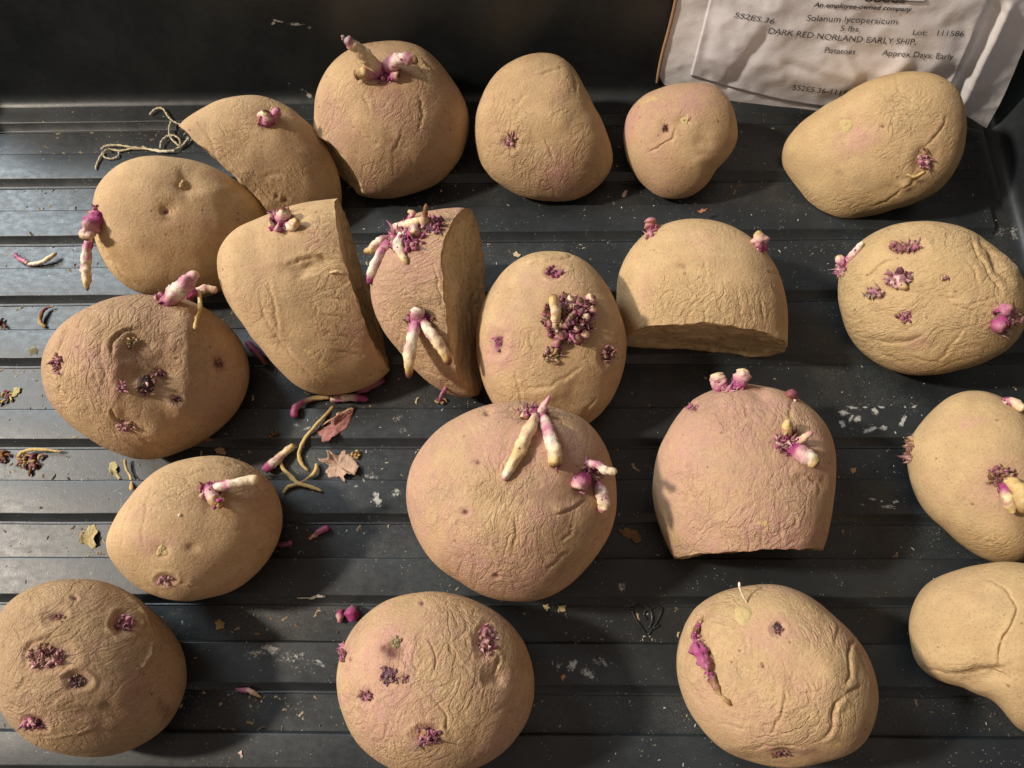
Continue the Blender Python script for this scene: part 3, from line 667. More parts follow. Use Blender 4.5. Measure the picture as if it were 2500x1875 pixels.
# --- 6
P6 = potato('big tan oval potato tilted in front of the seed bag, yellow scar in its middle',
 [(1687,345),(1692,310),(1715,280),(1760,245),(1820,210),(1870,180),(1930,160),(1990,155),(2035,165),(2065,190),(2085,230),(2090,270),(2083,320),(2065,365),(2035,405),(1990,430),(1930,450),(1870,467),(1800,479),(1770,470),(1735,440),(1715,400),(1692,375)],
 tone=0.45, h=.72, depth=.86, pink=-.05, wr=.32, flow=35, feats=[('dim',1828,272,42,26,2.0),('pink',1850,295,50,40,.95),('dim',1996,345,20,30,1.8),('crease',[(2048,250),(2030,285),(1992,322)],2.6,.9),('crease',[(1780,287),(1805,284),(1822,276)],2,.6),
 ('crease',[(1950,400),(1925,430),(1880,450)],3,.9),('crease',[(2000,370),(1972,390),(1948,410)],3,1.0),('lump',1960,402,12,9,1.2),('lump',1985,385,12,8,1.0),('brown',1812,372,12,10,.4),('wr',1960,250,80,90,.45),('pink',1960,200,50,60,.25),('eye',1905,273,7,5,.5),('crease',[(1935,170),(1945,200)],2.5,.6),('wr',1860,450,80,20,.5)])
scab(P6, 1828, 271, 15, (.50,.38,.18), seed=6)
cluster(P6, 1999, 350, 13, 15, 26, 5, [PNK,PALE,MAG,PNK,DPK], seed=61)
cluster(P6, 1992, 330, 12, 10, 10, 3.6, DARKS, seed=62, mound=False)
sprout(P6, [(1995,372,0),(1975,382,4),(1958,376,4)], [2.5,3,1.5], 'root', name='root', knob=0, patches=0)
# --- 7
P7 = potato('largest potato at left, wrinkled, with a dark hollow holding several withered purple eyes',
 [(88,800),(95,760),(120,715),(160,680),(210,655),(270,640),(340,640),(400,650),(450,670),(490,700),(520,735),(537,780),(535,830),(520,875),(490,915),(450,945),(400,970),(340,990),(295,992),(250,978),(190,945),(140,905),(105,860)],
 tone=-0.35, h=.66, depth=.82, pink=.42, wr=.70, flow=78, feats=[('dim',335,790,80,62,3.6),('dim',292,742,34,26,1.8),('crease',[(240,772),(240,745),(262,716),(305,706)],3,1.5),('lump',245,800,16,70,.8),('crease',[(228,700),(215,760),(235,830),(240,880)],3,.6),
 ('brown',335,775,85,66,.42),('brown',300,690,90,40,.12),('pink',235,800,50,70,.5),('eye',473,785,15,20,1.2),('eye',122,785,9,22,.9),('crease',[(150,700),(132,740),(125,760)],2.6,1.0),('crease',[(240,880),(250,905),(280,922)],3,1.3),('dim',272,915,26,18,1.6),
 ('lump',385,880,26,18,2.0),('dim',382,865,10,9,1.8),('ridge',[(395,880),(402,870),(400,850)],4,.6),('dim',350,808,14,10,1.2),('crease',[(290,935),(325,955),(375,945)],3,.6),('lump',340,935,34,18,1.4),('lump',400,740,30,80,2.4),('wr',230,790,60,120,.6),('wr',280,960,90,30,.4),
 ('pink',260,670,60,16,.5),('wr',350,680,100,40,.4),('crease',[(195,760),(205,810),(215,850)],2.6,.6),('brown',300,965,40,30,.25),('crease',[(125,820),(128,850)],2.4,.6)])
cluster(P7, 288, 742, 17, 11, 22, 4, GREENS, name='scab', seed=71, mound=False, long=1.2)
cluster(P7, 316, 830, 18, 22, 34, 4, [DRK,PUR,BRN,PALE,DPK], seed=72, moundcol=DRK)
cluster(P7, 347, 807, 14, 10, 20, 4, [DPK,PNK,PUR,BRN], seed=73, moundcol=PUR)
cluster(P7, 262, 838, 9, 9, 14, 3.6, [PNK,PNK,DPK], seed=74)
cluster(P7, 382, 865, 10, 9, 14, 3.6, [PUR,DPK,DRK], seed=75, moundcol=DRK)
cluster(P7, 272, 918, 18, 12, 26, 4, [PNK,DPK,TAN,PALE], seed=76)
cluster(P7, 124, 784, 9, 22, 28, 4, [PNK,DPK,DPK,BRN], seed=77)
cluster(P7, 473, 785, 9, 13, 14, 3, [DPK,BRN,TAN], seed=78, moundcol=BRN)
sprout(P7, [(362,652,0),(385,628,22),(408,605,34),(428,588,40)], [13,17,13,7], [(0,MAG),(.25,MAG),(.42,PALE),(.55,WHT),(.7,PNK),(.95,PALE),(1,YEL)], seed=79, knob=10)
sprout(P7, [(405,640,10),(412,632,22),(418,642,26)], [10,12,8], [(0,WHT),(.5,PNK),(.8,MAG),(1,DPK)], seed=80, knob=8)
sprout(P7, [(405,640,4),(440,625,6),(470,627,6)], [8,8,7], 'white', seed=81, knob=0, sink=False)
cluster(P7, 352, 648, 14, 10, 24, 5, PINKS, seed=82)
sprout(P7, [(418,632,20),(430,640,24),(432,665,14),(424,690,5),(421,712,3)], [4,4.5,4,3,4], 'root', name='root', knob=0, patches=0, sink=False, rough=.3)
# --- 8
P8 = potato('large halved potato, creased skin, shaded cut right side, pink bud cluster on its top',
 [(467,560),(475,530),(500,500),(550,475),(600,455),(650,440),(715,432),(790,430),(850,470),(885,540),(900,620),(900,680),(880,735),(850,785),(826,818),(790,838),(740,850),(690,853),(645,835),(610,800),(570,750),(530,700),(500,660),(478,620)],
 c=(672,650), h=.80, depth=.78, pink=.12, wr=.35, flow=8, cut=((718,420),(838,800),13), feats=[('crease',[(618,575),(650,560),(690,556),(722,565)],3.5,1.6),('crease',[(640,600),(680,585),(722,592)],3,.9),('dim',665,575,50,16,1.4,12),('crease',[(575,600),(590,650),(600,720)],3,.8),('crease',[(560,620),(580,700),(650,790),(700,830)],3.5,.8),
 ('scuff',[(565,630),(585,690)],5,.8),('scuff',[(640,740),(700,790),(730,815)],7,.9),('scuff',[(620,710),(635,725)],6,.6),('wr',730,680,55,120,.9),('crease',[(700,640),(750,650)],2.6,.6),('crease',[(690,680),(765,690)],2.6,.7),('crease',[(690,715),(790,735)],2.6,.7),('crease',[(720,760),(800,770)],2.6,.6),('crease',[(640,500),(680,485),(715,482)],3,.7),
 ('crease',[(640,470),(700,460)],3,.5),('dim',610,480,34,24,1.8),('brown',680,835,50,14,.35),('pink',760,730,50,60,.45),('dim',560,560,24,90,.8,10)])
cluster(P8, 608, 478, 24, 22, 44, 6, PINKS, seed=91)
sprout(P8, [(608,480,4),(612,462,16),(611,448,20)], [12,13,6], 'nub', seed=92, knob=10)
sprout(P8, [(622,492,4),(634,484,16),(644,473,20)], [9,11,6], [(0,MAG),(.4,WHT),(.75,CRM),(.9,YEL),(1,BRN)], seed=93, knob=6)
sprout(P8, [(590,490,3),(583,478,10)], [8,5], 'pink', seed=94)
sprout(P8, [(712,590,0),(728,586,5),(742,590,5)], [2.2,3.2,2], [(0,TAN),(1,(.66,.48,.3))], name='skin_flap', knob=0, patches=0, sink=False)
# --- 9
P9 = potato('narrow halved pinkish potato with a tuft of sprouts on top and two on its front',
 [(800,600),(815,560),(850,500),(880,468),(940,455),(1010,450),(1075,465),(1115,520),(1130,600),(1125,690),(1100,760),(1060,830),(1030,860),(985,857),(940,835),(900,800),(860,750),(825,700),(803,650)],
 c=(965,650), tone=-0.1, h=.92, depth=.86, pink=.75, wr=.85, flow=0, stretch=3.2, cut=((1000,448),(1026,862),24), feats=[('crease',[(860,600),(900,590),(945,605)],2.6,.6),('crease',[(870,640),(910,630),(950,645)],2.6,.6),('dim',905,690,34,24,1.8),('brown',905,690,28,14,.35),('crease',[(900,790),(950,815),(990,830)],2.6,.6),('crease',[(935,560),(952,640),(975,730)],2.4,.5),
 ('scuff',[(945,560),(952,620)],4,.6),('pink',880,560,50,60,.3),('dim',890,510,50,30,1.6),('scuff',[(990,462),(955,490)],6,.7)])
cluster(P9, 872, 515, 44, 30, 70, 6, PINKS, seed=101)
cluster(P9, 935, 487, 26, 18, 44, 5, [PUR,DPK,MAG,PNK], seed=102, moundcol=PUR)
sprout(P9, [(855,492,6),(885,484,20),(912,478,26),(930,482,24)], [9,10,9,6], [(0,PNK),(.2,WHT),(.7,CRM),(.9,YEL),(1,BRN)], seed=103, knob=5)
sprout(P9, [(868,510,4),(860,530,20),(868,550,24),(880,570,20)], [9,11,8,4], [(0,WHT),(.5,WHT),(.8,CRM),(1,TAN)], seed=104, knob=6)
sprout(P9, [(840,515,4),(820,522,16),(800,538,18),(786,547,18)], [9,10,8,4], [(0,MAG),(.35,PNK),(.5,WHT),(.85,YEL),(1,BRN)], seed=105, knob=6)
sprout(P9, [(835,530,6),(815,560,14),(802,590,12),(796,615,10)], [10,11,9,6], [(0,MAG),(.35,PNK),(.5,WHT),(.75,WHT),(.88,MAG),(1,DRK)], seed=106, knob=6)
sprout(P9, [(888,505,5),(896,498,16),(890,510,22)], [9,10,5], 'nub', seed=107)
sprout(P9, [(915,480,8),(918,462,22),(921,440,32)], [9,6,2.5], [(0,PALE),(.5,CRM),(.7,BRN),(1,BRN)], seed=108, knob=4)
sprout(P9, [(885,475,8),(892,462,18),(880,456,20)], [7,7,4], 'pink', seed=109, knob=8)
sprout(P9, [(903,690,4),(902,670,16),(903,662,22)], [13,14,8], [(0,MAG),(.5,PNK),(.8,WHT),(.9,BRN),(1,DRK)], seed=110, knob=6)
sprout(P9, [(898,695,8),(890,730,22),(884,775,24),(883,818,18)], [10,12,12,5], 'cream', seed=111, knob=9)
sprout(P9, [(915,695,8),(935,725,20),(955,755,22),(972,788,18)], [10,11,11,8], [(0,MAG),(.22,PNK),(.35,WHT),(.7,CRM),(.85,YEL),(.94,BRN),(1,DRK)], seed=112, knob=9)
cluster(P9, 905, 688, 30, 16, 40, 5, MIXED, seed=113)
sprout(P9, [(962,838,0),(955,852,3),(948,868,2)], [5,5,3], [(0,TAN),(.5,DPK),(1,PUR)], name='root', knob=2, seed=114)
# --- 10
P10 = potato('egg shaped potato in the centre with a dense rosette of many buds',
 [(1030,740),(1030,700),(1045,655),(1070,610),(1105,570),(1145,548),(1190,543),(1235,550),(1280,580),(1310,620),(1335,670),(1350,720),(1350,770),(1340,820),(1315,870),(1285,905),(1230,935),(1160,940),(1100,915),(1060,865),(1040,810)],
 h=.74, depth=.85, pink=.20, wr=.30, flow=30, feats=[('crease',[(1120,575),(1165,565),(1215,560),(1238,552)],3,1.3),('eye',1075,742,20,26,1.2),('pink',1075,742,36,60,.8),('eye',1312,766,18,22,1.2),('eye',1197,588,20,12,1.2),('crease',[(1045,700),(1050,740),(1060,780)],2.6,.8),('dim',1222,690,66,66,1.8),('brown',1225,700,46,46,.3),('brown',1192,768,22,18,.35),
 ('crease',[(1115,800),(1120,840),(1130,880)],3,.9),('crease',[(1140,840),(1200,830),(1260,790)],3,.8),('dim',1240,860,50,40,1.8),('lump',1190,850,50,26,1.2),('wr',1180,840,120,60,.5),('crease',[(1290,860),(1260,900)],3,.6),('pink',1240,780,50,60,.3),('brown',1095,660,2,2,.5),('wr',1230,610,70,30,.4),('crease',[(1150,700),(1145,740),(1170,780)],2.4,.5),('pink',1120,650,50,60,.2)])
cluster(P10, 1228, 690, 54, 50, 170, 7.5, [MAG,PNK,DPK,BRN,PALE,PUR,PNK,GRN], seed=121, moundcol=DPK, long=1.9, up=1.3)
for k, (bx, by, sz) in enumerate([(1250,655,10),(1277,650,11),(1230,668,8),(1188,702,8),(1210,728,10),(1242,712,9),(1262,690,8),(1225,690,8),(1180,680,8),(1262,725,9),(1278,672,8),(1205,745,8),(1245,735,11),(1215,705,8),(1235,650,9),(1265,662,8)]):
    sprout(P10, [(bx,by,2),(bx+rng.uniform(-4,5),by-4,12),(bx+rng.uniform(-5,8),by-9,19)], [sz*.8,sz*.95,sz*.3], ['budm','nub','pink','budm'][k%4], name='bud', knob=14, rough=.3)
sprout(P10, [(1200,700,8),(1200,672,22),(1194,635,26)], [11,10,8], [(0,PNK),(.2,CRM),(.75,CRM),(.92,YEL),(1,BRN)], seed=122, knob=2, patches=.2)
cluster(P10, 1193, 767, 19, 17, 34, 5, [GRN,TAN,BRN,PNK,DPK], seed=123, moundcol=BRN)
cluster(P10, 1076, 742, 9, 16, 18, 4, [MAG,PNK,DPK], seed=124)
cluster(P10, 1312, 766, 15, 18, 30, 4.5, [PNK,DPK,PUR,TAN], seed=125, moundcol=PUR)
cluster(P10, 1196, 588, 17, 10, 24, 4.5, [PNK,DPK,MAG], seed=126)
# --- 11
P11 = potato('tan half potato whose rough cut side faces the viewer, a pink bud on each shoulder',
 [(1335,600),(1350,565),(1375,525),(1410,495),(1460,478),(1510,473),(1550,480),(1600,500),(1640,530),(1670,570),(1690,620),(1700,670),(1700,720),(1690,790),(1640,840),(1560,870),(1480,870),(1400,840),(1350,780),(1335,690),(1332,640)],
 c=(1515,660), tone=0.25, h=.50, depth=.82, pink=.10, wr=.40, flow=85, cut=((1750,752),(1300,742),20), feats=[('dim',1475,575,12,9,.9),('brown',1476,575,7,9,.6,40),('wr',1560,670,110,36,1.2),('pink',1490,520,60,30,.35),('crease',[(1520,640),(1525,695)],2.4,.6),('crease',[(1560,640),(1556,700)],2.4,.7),('crease',[(1590,620),(1605,700)],2.4,.8),('crease',[(1500,655),(1480,705)],2.4,.6),('crease',[(1640,640),(1650,700)],2.6,.8),('crease',[(1665,610),(1690,650)],2.4,.6),
 ('crease',[(1620,660),(1632,705)],2.4,.6),('scuff',[(1560,500),(1520,540),(1500,600)],12,.3),('crease',[(1520,560),(1530,600)],2.6,.5),('pink',1395,620,24,50,.4),('pale',1575,680,10,8,.6),('crease',[(1660,585),(1690,595)],2.4,.6)])
sprout(P11, [(1412,497,3),(1406,485,8),(1403,470,10)], [10,11,5], [(0,MAG),(.4,PNK),(.8,(.45,.2,.12)),(1,PNK)], seed=131, knob=28, rough=.45)
cluster(P11, 1405, 498, 12, 12, 20, 5, [PNK,MAG,DPK,PNK], seed=132, mound=False)
sprout(P11, [(1642,535,3),(1640,518,8),(1638,498,10)], [12,15,6], [(0,MAG),(.4,MAG),(.7,PALE),(.9,TAN),(1,TAN)], seed=133, knob=40, rough=.3)
# --- 12
P12 = potato('wide cracked potato near the right edge with many pink eyes and a magenta bud',
 [(1812,620),(1815,580),(1840,540),(1875,510),(1920,488),(1980,480),(2050,485),(2100,500),(2145,530),(2185,570),(2208,610),(2222,650),(2218,700),(2192,742),(2140,775),(2070,797),(2000,810),(1950,805),(1890,780),(1850,745),(1825,700),(1813,660)],
 tone=0.6, h=.70, depth=.80, pink=-.05, wr=.60, flow=20, stretch=1.8, feats=[('eye',1955,532,40,15,1.4,-8),('dim',1925,600,50,36,1.8),('crease',[(1872,640),(1876,600),(1905,570),(1940,560)],2.8,1.1),('eye',1940,606,30,20,1.0),('eye',1890,634,24,13,.9,-20),('eye',1955,685,16,11,1.0),('eye',2043,602,9,8,.6),('crease',[(2100,505),(2110,545),(2150,610),(2168,650)],2.8,1.4),('crease',[(2168,650),(2160,700)],2.5,1),
 ('crease',[(2085,560),(2105,580),(2112,620)],2.5,.9),('crease',[(2090,665),(2120,650),(2160,640)],2.5,.7),('crease',[(2050,620),(2060,660),(2100,670),(2090,710)],2.5,.9),('crease',[(2020,790),(2060,740),(2090,700)],2.5,.7),('crease',[(1870,735),(1950,740),(2010,715)],3,.8),('lump',1950,720,60,14,1.0),('pink',1980,735,50,34,.8),('pale',1850,700,40,60,.2),('brown',1980,620,34,16,.3),
 ('dim',2148,560,10,50,1.5,30),('lump',2185,590,24,50,1.5),('crease',[(1960,770),(2040,785)],2.5,.6),('crease',[(1900,760),(1950,785)],2.5,.6),('wr',2080,720,120,60,.5),('wr',2000,510,100,20,.4),('crease',[(2030,640),(2075,645)],2.4,.6)])
cluster(P12, 1952, 534, 38, 13, 46, 5.5, [PNK,DPK,MAG,BRN,TAN,PALE], seed=141)
cluster(P12, 1942, 604, 26, 20, 44, 6, [PNK,PALE,DPK,PUR,PALE], seed=142)
sprout(P12, [(1940,602,2),(1946,614,10),(1962,625,12)], [7,8,4], [(0,PALE),(.6,PALE),(.85,TAN),(1,BRN)], seed=143, knob=3)
cluster(P12, 1890, 634, 22, 12, 28, 4.5, [PNK,DPK,PALE,GRN], seed=144)
cluster(P12, 1955, 686, 15, 11, 26, 4.5, [PNK,MAG,DPK,TAN], seed=145)
cluster(P12, 2043, 601, 7, 7, 10, 3.5, [PNK,DPK,TAN], seed=146)
cluster(P12, 2168, 690, 24, 26, 44, 7, [PNK,MAG,PALE,BRN], seed=147)
sprout(P12, [(2165,695,4),(2160,705,16),(2172,712,20)], [13,13,7], [(0,MAG),(.6,MAG),(.85,PNK),(1,BRN)], seed=148, knob=6)
sprout(P12, [(2165,680,4),(2175,668,14),(2192,662,16)], [11,11,5], [(0,MAG),(.4,PALE),(.7,PNK),(1,BRN)], seed=149, knob=8)
cluster(P12, 1818, 580, 12, 16, 30, 7, [PNK,MAG,PNK,PALE], seed=150)
sprout(P12, [(1835,560,2),(1850,542,6),(1864,522,8)], [7,7,4], [(0,PNK),(.5,PALE),(1,WHT)], seed=151, knob=3)
sprout(P12, [(1826,568,2),(1815,562,6),(1812,550,6)], [9,9,5], 'pink', seed=152, knob=10)
# --- 13
P13 = potato('large pinkish potato in the centre foreground with two long cream sprouts hanging from its top',
 [(877,1060),(885,1010),(905,975),(950,925),(1000,895),(1060,875),(1130,868),(1200,880),(1260,905),(1300,950),(1320,1000),(1331,1060),(1325,1120),(1305,1170),(1270,1220),(1220,1265),(1160,1295),(1100,1298),(1040,1285),(990,1250),(935,1215),(905,1165),(885,1120)],
 h=.66, depth=.82, pink=.75, wr=.55, flow=75, feats=[('dim',1155,895,46,22,2.0),('dim',1055,888,9,8,1.4),('brown',1052,890,8,8,.5),('crease',[(1195,1112),(1230,1105),(1270,1080)],3,1.2),('eye',1030,996,9,8,.5),('eye',1003,1106,12,10,.5),('eye',1073,1247,9,6,.9),('crease',[(888,1060),(890,1030),(920,1000)],2.6,.8),('dim',1280,1045,40,46,1.8),('brown',1285,1040,30,36,.25),
 ('crease',[(1205,1170),(1240,1150)],2.6,.9),('crease',[(1180,1230),(1230,1190)],3,.9),('crease',[(1240,1130),(1235,1160)],2.4,.8),('wr',1150,1210,170,80,.5),('brown',1150,1280,50,12,.3),('crease',[(1110,1110),(1115,1150),(1100,1190)],2.4,.6),('crease',[(1150,1000),(1170,1060)],2.6,.5),('crease',[(1090,1050),(1040,1070)],2.2,.4),('pink',1080,960,130,60,.35),('pale',1100,1215,90,50,.35),('wr',1060,880,50,20,.5),('crease',[(1240,930),(1210,915)],2.4,.9),('pink',1180,1120,80,60,.25),('crease',[(1000,900),(1030,950)],2.2,.4),('crease',[(960,925),(975,960)],2.2,.4),('dim',1190,1080,60,26,1.2)])
cluster(P13, 1152, 893, 34, 15, 56, 6, [MAG,PNK,PALE,MAG,TAN], seed=161)
sprout(P13, [(1156,903,8),(1140,935,30),(1122,975,40),(1103,1010,38),(1087,1038,30)], [10,12,12,10,6], [(0,MAG),(.16,PNK),(.26,CRM),(.5,CRM),(.62,YEL),(.8,CRM),(.92,WHT),(1,PNK)], seed=162, knob=4, patches=.25)
sprout(P13, [(1173,902,8),(1188,940,28),(1197,975,34),(1202,1012,32)], [10,13,15,13], [(0,MAG),(.25,MAG),(.35,WHT),(.45,PNK),(.6,WHT),(.82,CRM),(.9,YEL),(.96,BRN),(1,DRK)], seed=163, knob=6)
sprout(P13, [(1202,1010,32),(1204,1024,28)], [3.5,2.5], [(0,BRN),(1,TAN)], seed=1630, knob=0, sink=False)
sprout(P13, [(1165,898,6),(1175,878,22),(1188,855,34)], [8,8,3], [(0,MAG),(.3,WHT),(.7,PALE),(1,PNK)], seed=164, knob=6)
sprout(P13, [(1138,900,4),(1132,898,12),(1127,905,14)], [7,8,4], 'nub', seed=165, knob=6)
sprout(P13, [(1262,1035,2),(1252,1048,20),(1248,1060,28)], [14,18,9], [(0,MAG),(.5,MAG),(.72,PNK),(.82,PALE),(.9,BRN),(1,DRK)], seed=166, knob=8)
sprout(P13, [(1290,1045,3),(1300,1068,16),(1303,1090,18),(1299,1108,16)], [10,13,12,6], [(0,MAG),(.3,PNK),(.5,WHT),(.85,CRM),(.93,MAG),(1,PALE)], seed=167, knob=8)
sprout(P13, [(1272,1002,3),(1290,1004,14),(1308,1016,18),(1333,1018,18)], [8,8,9,7], [(0,MAG),(.35,PALE),(.5,PNK),(.65,WHT),(1,CRM)], seed=168, knob=5)
cluster(P13, 1278, 1020, 24, 20, 44, 5, MIXED, seed=169)
# --- 14
P14 = potato('broad pinkish potato with a flat cut bottom and two fuzzy buds at its crown',
 [(1410,1060),(1415,1010),(1430,960),(1465,900),(1510,855),(1570,832),(1640,832),(1700,848),(1750,880),(1785,920),(1800,965),(1803,1020),(1797,1080),(1790,1130),(1776,1185),(1750,1240),(1700,1280),(1600,1300),(1530,1275),(1480,1235),(1446,1185),(1424,1140),(1412,1100)],
 c=(1605,1060), h=.50, depth=.82, pink=.80, wr=.52, flow=80, stretch=1.7, cut=((1850,1175),(1400,1206),5), feats=[('dim',1720,960,46,40,1.6),('eye',1495,880,16,11,.8,-30),('dim',1640,850,22,22,1.2),('crease',[(1712,862),(1705,890),(1715,905)],2.6,.9),('crease',[(1610,870),(1615,905)],2.4,.6),('crease',[(1560,850),(1555,900)],2.2,.4),('pink',1600,870,120,30,.5),('crease',[(1738,1025),(1765,1045),(1775,1062)],2.6,1.0),('dim',1745,1040,30,14,1.0),
 ('pale',1600,1060,60,60,.25),('crease',[(1600,1110),(1640,1080)],2.4,.6),('wr',1600,1150,170,60,.6),('crease',[(1650,1130),(1645,1180)],2.4,.7),('crease',[(1680,1120),(1690,1170)],2.4,.7),('crease',[(1720,1110),(1715,1150)],2.4,.7),('crease',[(1500,1050),(1470,1110)],2.2,.4),('pale',1650,1132,14,6,.9),('brown',1480,1180,60,10,.2),('crease',[(1560,1140),(1575,1180)],2.4,.6),('dim',1440,1100,24,70,1.4)])
sprout(P14, [(1710,965,5),(1728,978,20),(1748,990,26),(1768,1004,26)], [12,15,15,10], [(0,MAG),(.45,MAG),(.6,PALE),(.75,WHT),(.9,YEL),(.96,BRN),(1,DRK)], seed=171, knob=8)
sprout(P14, [(1718,955,6),(1738,945,18),(1756,933,22)], [7,7,4], [(0,PNK),(.3,PALE),(.7,CRM),(1,PNK)], seed=172, knob=5)
sprout(P14, [(1700,945,4),(1700,925,14),(1703,905,18)], [7,9,6], [(0,PNK),(.3,YEL),(.8,YEL),(1,TAN)], seed=173, knob=3)
cluster(P14, 1700, 955, 26, 26, 70, 6, [MAG,PNK,PALE,MAG,GRN], seed=174)
cluster(P14, 1495, 881, 12, 7, 14, 3.5, [PNK,DPK,MAG], seed=175)
sprout(P14, [(1562,840,2),(1552,822,6),(1548,805,8)], [14,17,10], [(0,MAG),(.45,PNK),(.75,PALE),(1,CRM)], seed=176, knob=44, rough=.3)
sprout(P14, [(1590,838,2),(1602,818,6),(1607,796,8)], [11,15,10], [(0,MAG),(.5,MAG),(.8,PALE),(1,CRM)], seed=177, knob=44, rough=.3)
cluster(P14, 1578, 838, 22, 10, 26, 5, [MAG,PNK,PALE], seed=178, mound=False)
sprout(P14, [(1708,858,2),(1713,850,6),(1718,844,8)], [12,12,6], [(0,DPK),(.5,BRN),(1,DPK)], seed=179, knob=16)
# --- 15
P15 = potato('tan potato cut off by the right edge, with a brown bud patch and cream sprout',
 [(1962,980),(1965,950),(1985,920),(2015,885),(2045,860),(2080,845),(2130,845),(2170,860),(2212,890),(2240,940),(2258,1010),(2260,1080),(2245,1150),(2212,1213),(2170,1220),(2120,1205),(2080,1180),(2040,1140),(1990,1090),(1968,1040)],
 tone=0.3, h=.70, depth=.85, pink=.05, wr=.22, flow=30, feats=[('scar',[(2075,925),(2110,910),(2150,900)],8,1.0),('pink',2100,915,40,16,.6),('dim',2165,1040,36,30,1.2),('pink',2160,1050,50,60,1.0),('brown',2165,1035,24,22,.35),('brown',2045,930,3,3,.5),('wr',2120,1180,80,30,.6),('pale',2050,1060,50,60,.3),('brown',2160,1200,30,10,.3)])
cluster(P15, 2163, 1030, 26, 22, 60, 4.5, BROWNP+[PNK], seed=181, moundcol=BRN)
sprout(P15, [(2168,1052,4),(2176,1075,12),(2184,1095,14),(2190,1110,12)], [9,10,9,5], [(0,MAG),(.35,MAG),(.5,CRM),(.9,YEL),(1,TAN)], seed=182, knob=8)
sprout(P15, [(2180,1040,6),(2200,1055,18),(2212,1085,22),(2210,1110,16)], [8,12,12,6], [(0,CRM),(.4,YEL),(.8,TAN),(1,BRN)], seed=183, knob=2, patches=.1)
cluster(P15, 1966, 960, 8, 14, 24, 4.5, BROWNP, seed=184)
cluster(P15, 1962, 985, 9, 12, 20, 4.5, [DPK,BRN,PALE], seed=185)
sprout(P15, [(2172,868,2),(2190,868,5),(2215,885,6)], [5,8,8], [(0,TAN),(.3,PALE),(1,CRM)], seed=186, knob=8)
# --- 16
P16 = potato('knobbly tan potato with a bulging side lobe at the bottom right corner',
 [(1965,1350),(1967,1320),(1985,1280),(2010,1255),(2060,1235),(2120,1222),(2212,1218),(2290,1240),(2330,1300),(2335,1400),(2325,1500),(2295,1570),(2212,1585),(2190,1570),(2170,1530),(2140,1505),(2080,1480),(2030,1470),(1995,1450),(1975,1420),(1968,1385)],
 c=(2160,1385), tone=0.35, h=.70, depth=.80, pink=-.05, wr=.12, flow=10, fold=.00012, feats=[('crease',[(2125,1250),(2172,1272),(2195,1310),(2185,1350),(2160,1400),(2158,1450)],3,1.2),('lump',2085,1330,80,70,1.5),('brown',2120,1445,90,14,.22),('crease',[(1990,1440),(2060,1455),(2130,1450),(2200,1430)],5,.9),('wr',2090,1450,110,24,.6),('brown',2105,1422,4,3,.5),('dim',2130,1460,60,16,1.4)])
# --- 17
P17 = potato('round bottom right potato with a yellow scar and a slit holding a magenta sprout',
 [(1463,1430),(1465,1390),(1480,1350),(1505,1310),(1550,1285),(1620,1268),(1690,1265),(1750,1290),(1800,1330),(1845,1375),(1880,1430),(1895,1490),(1893,1540),(1875,1590),(1840,1625),(1780,1645),(1700,1657),(1640,1650),(1590,1635),(1540,1600),(1500,1550),(1475,1500),(1462,1460)],
 tone=0.2, h=.66, depth=.80, pink=.40, wr=.50, flow=62, feats=[('crease',[(1528,1315),(1508,1360),(1522,1400),(1535,1430),(1552,1480)],6,2.8),('eye',1680,1357,16,13,.9),('crease',[(1846,1378),(1832,1410),(1835,1455),(1822,1478)],3.5,1.8),('crease',[(1822,1500),(1800,1530),(1795,1570),(1775,1600)],3.5,1.7),('crease',[(1822,1500),(1858,1480)],3,1.2),('crease',[(1850,1400),(1870,1440),(1885,1480)],3,.9),
 ('crease',[(1610,1375),(1612,1420)],2.2,.7),('crease',[(1700,1480),(1690,1540),(1660,1590)],3,.9),('crease',[(1550,1560),(1620,1580)],2.4,.6),('crease',[(1790,1320),(1810,1350),(1800,1400)],2.6,.7),('crease',[(1730,1500),(1770,1490)],2.4,.5),('brown',1690,1628,30,14,.6),('dim',1690,1628,26,12,1.2),('brown',1790,1590,26,20,.3),('pale',1800,1605,30,18,.5),('pink',1650,1380,120,60,.4),('pink',1530,1350,30,50,.4),('pale',1530,1470,50,60,.3),('brown',1760,1620,18,12,.4),
 ('wr',1760,1500,110,120,.4),('lump',1790,1460,36,60,1.2),('eye',1650,1440,7,6,.4),('dim',1680,1640,120,16,.8),('crease',[(1600,1625),(1680,1612),(1750,1618)],2.6,.7)])
scab(P17, 1604, 1327, 21, (.50,.38,.18), seed=7)
cluster(P17, 1680, 1357, 12, 12, 16, 4, [PUR,GRN,DPK,BRN,(.2,.17,.17)], seed=191, moundcol=PUR)
sprout(P17, [(1520,1328,-2),(1502,1370,1),(1507,1395,4),(1522,1430,3),(1538,1470,2),(1556,1500,3),(1580,1524,3)], [3,5,9,10,6,4,3.5], 'brownroot', seed=192, knob=30, sink=False, rough=.7, patches=.9)
sprout(P17, [(1614,1303,0),(1604,1285,5),(1598,1270,10),(1597,1257,12)], [1.6,1.8,1.8,2], 'thread', name='root', knob=0, patches=0)
cluster(P17, 1690, 1628, 18, 8, 18, 3.5, [PUR,DPK,BRN], seed=193, moundcol=PUR)
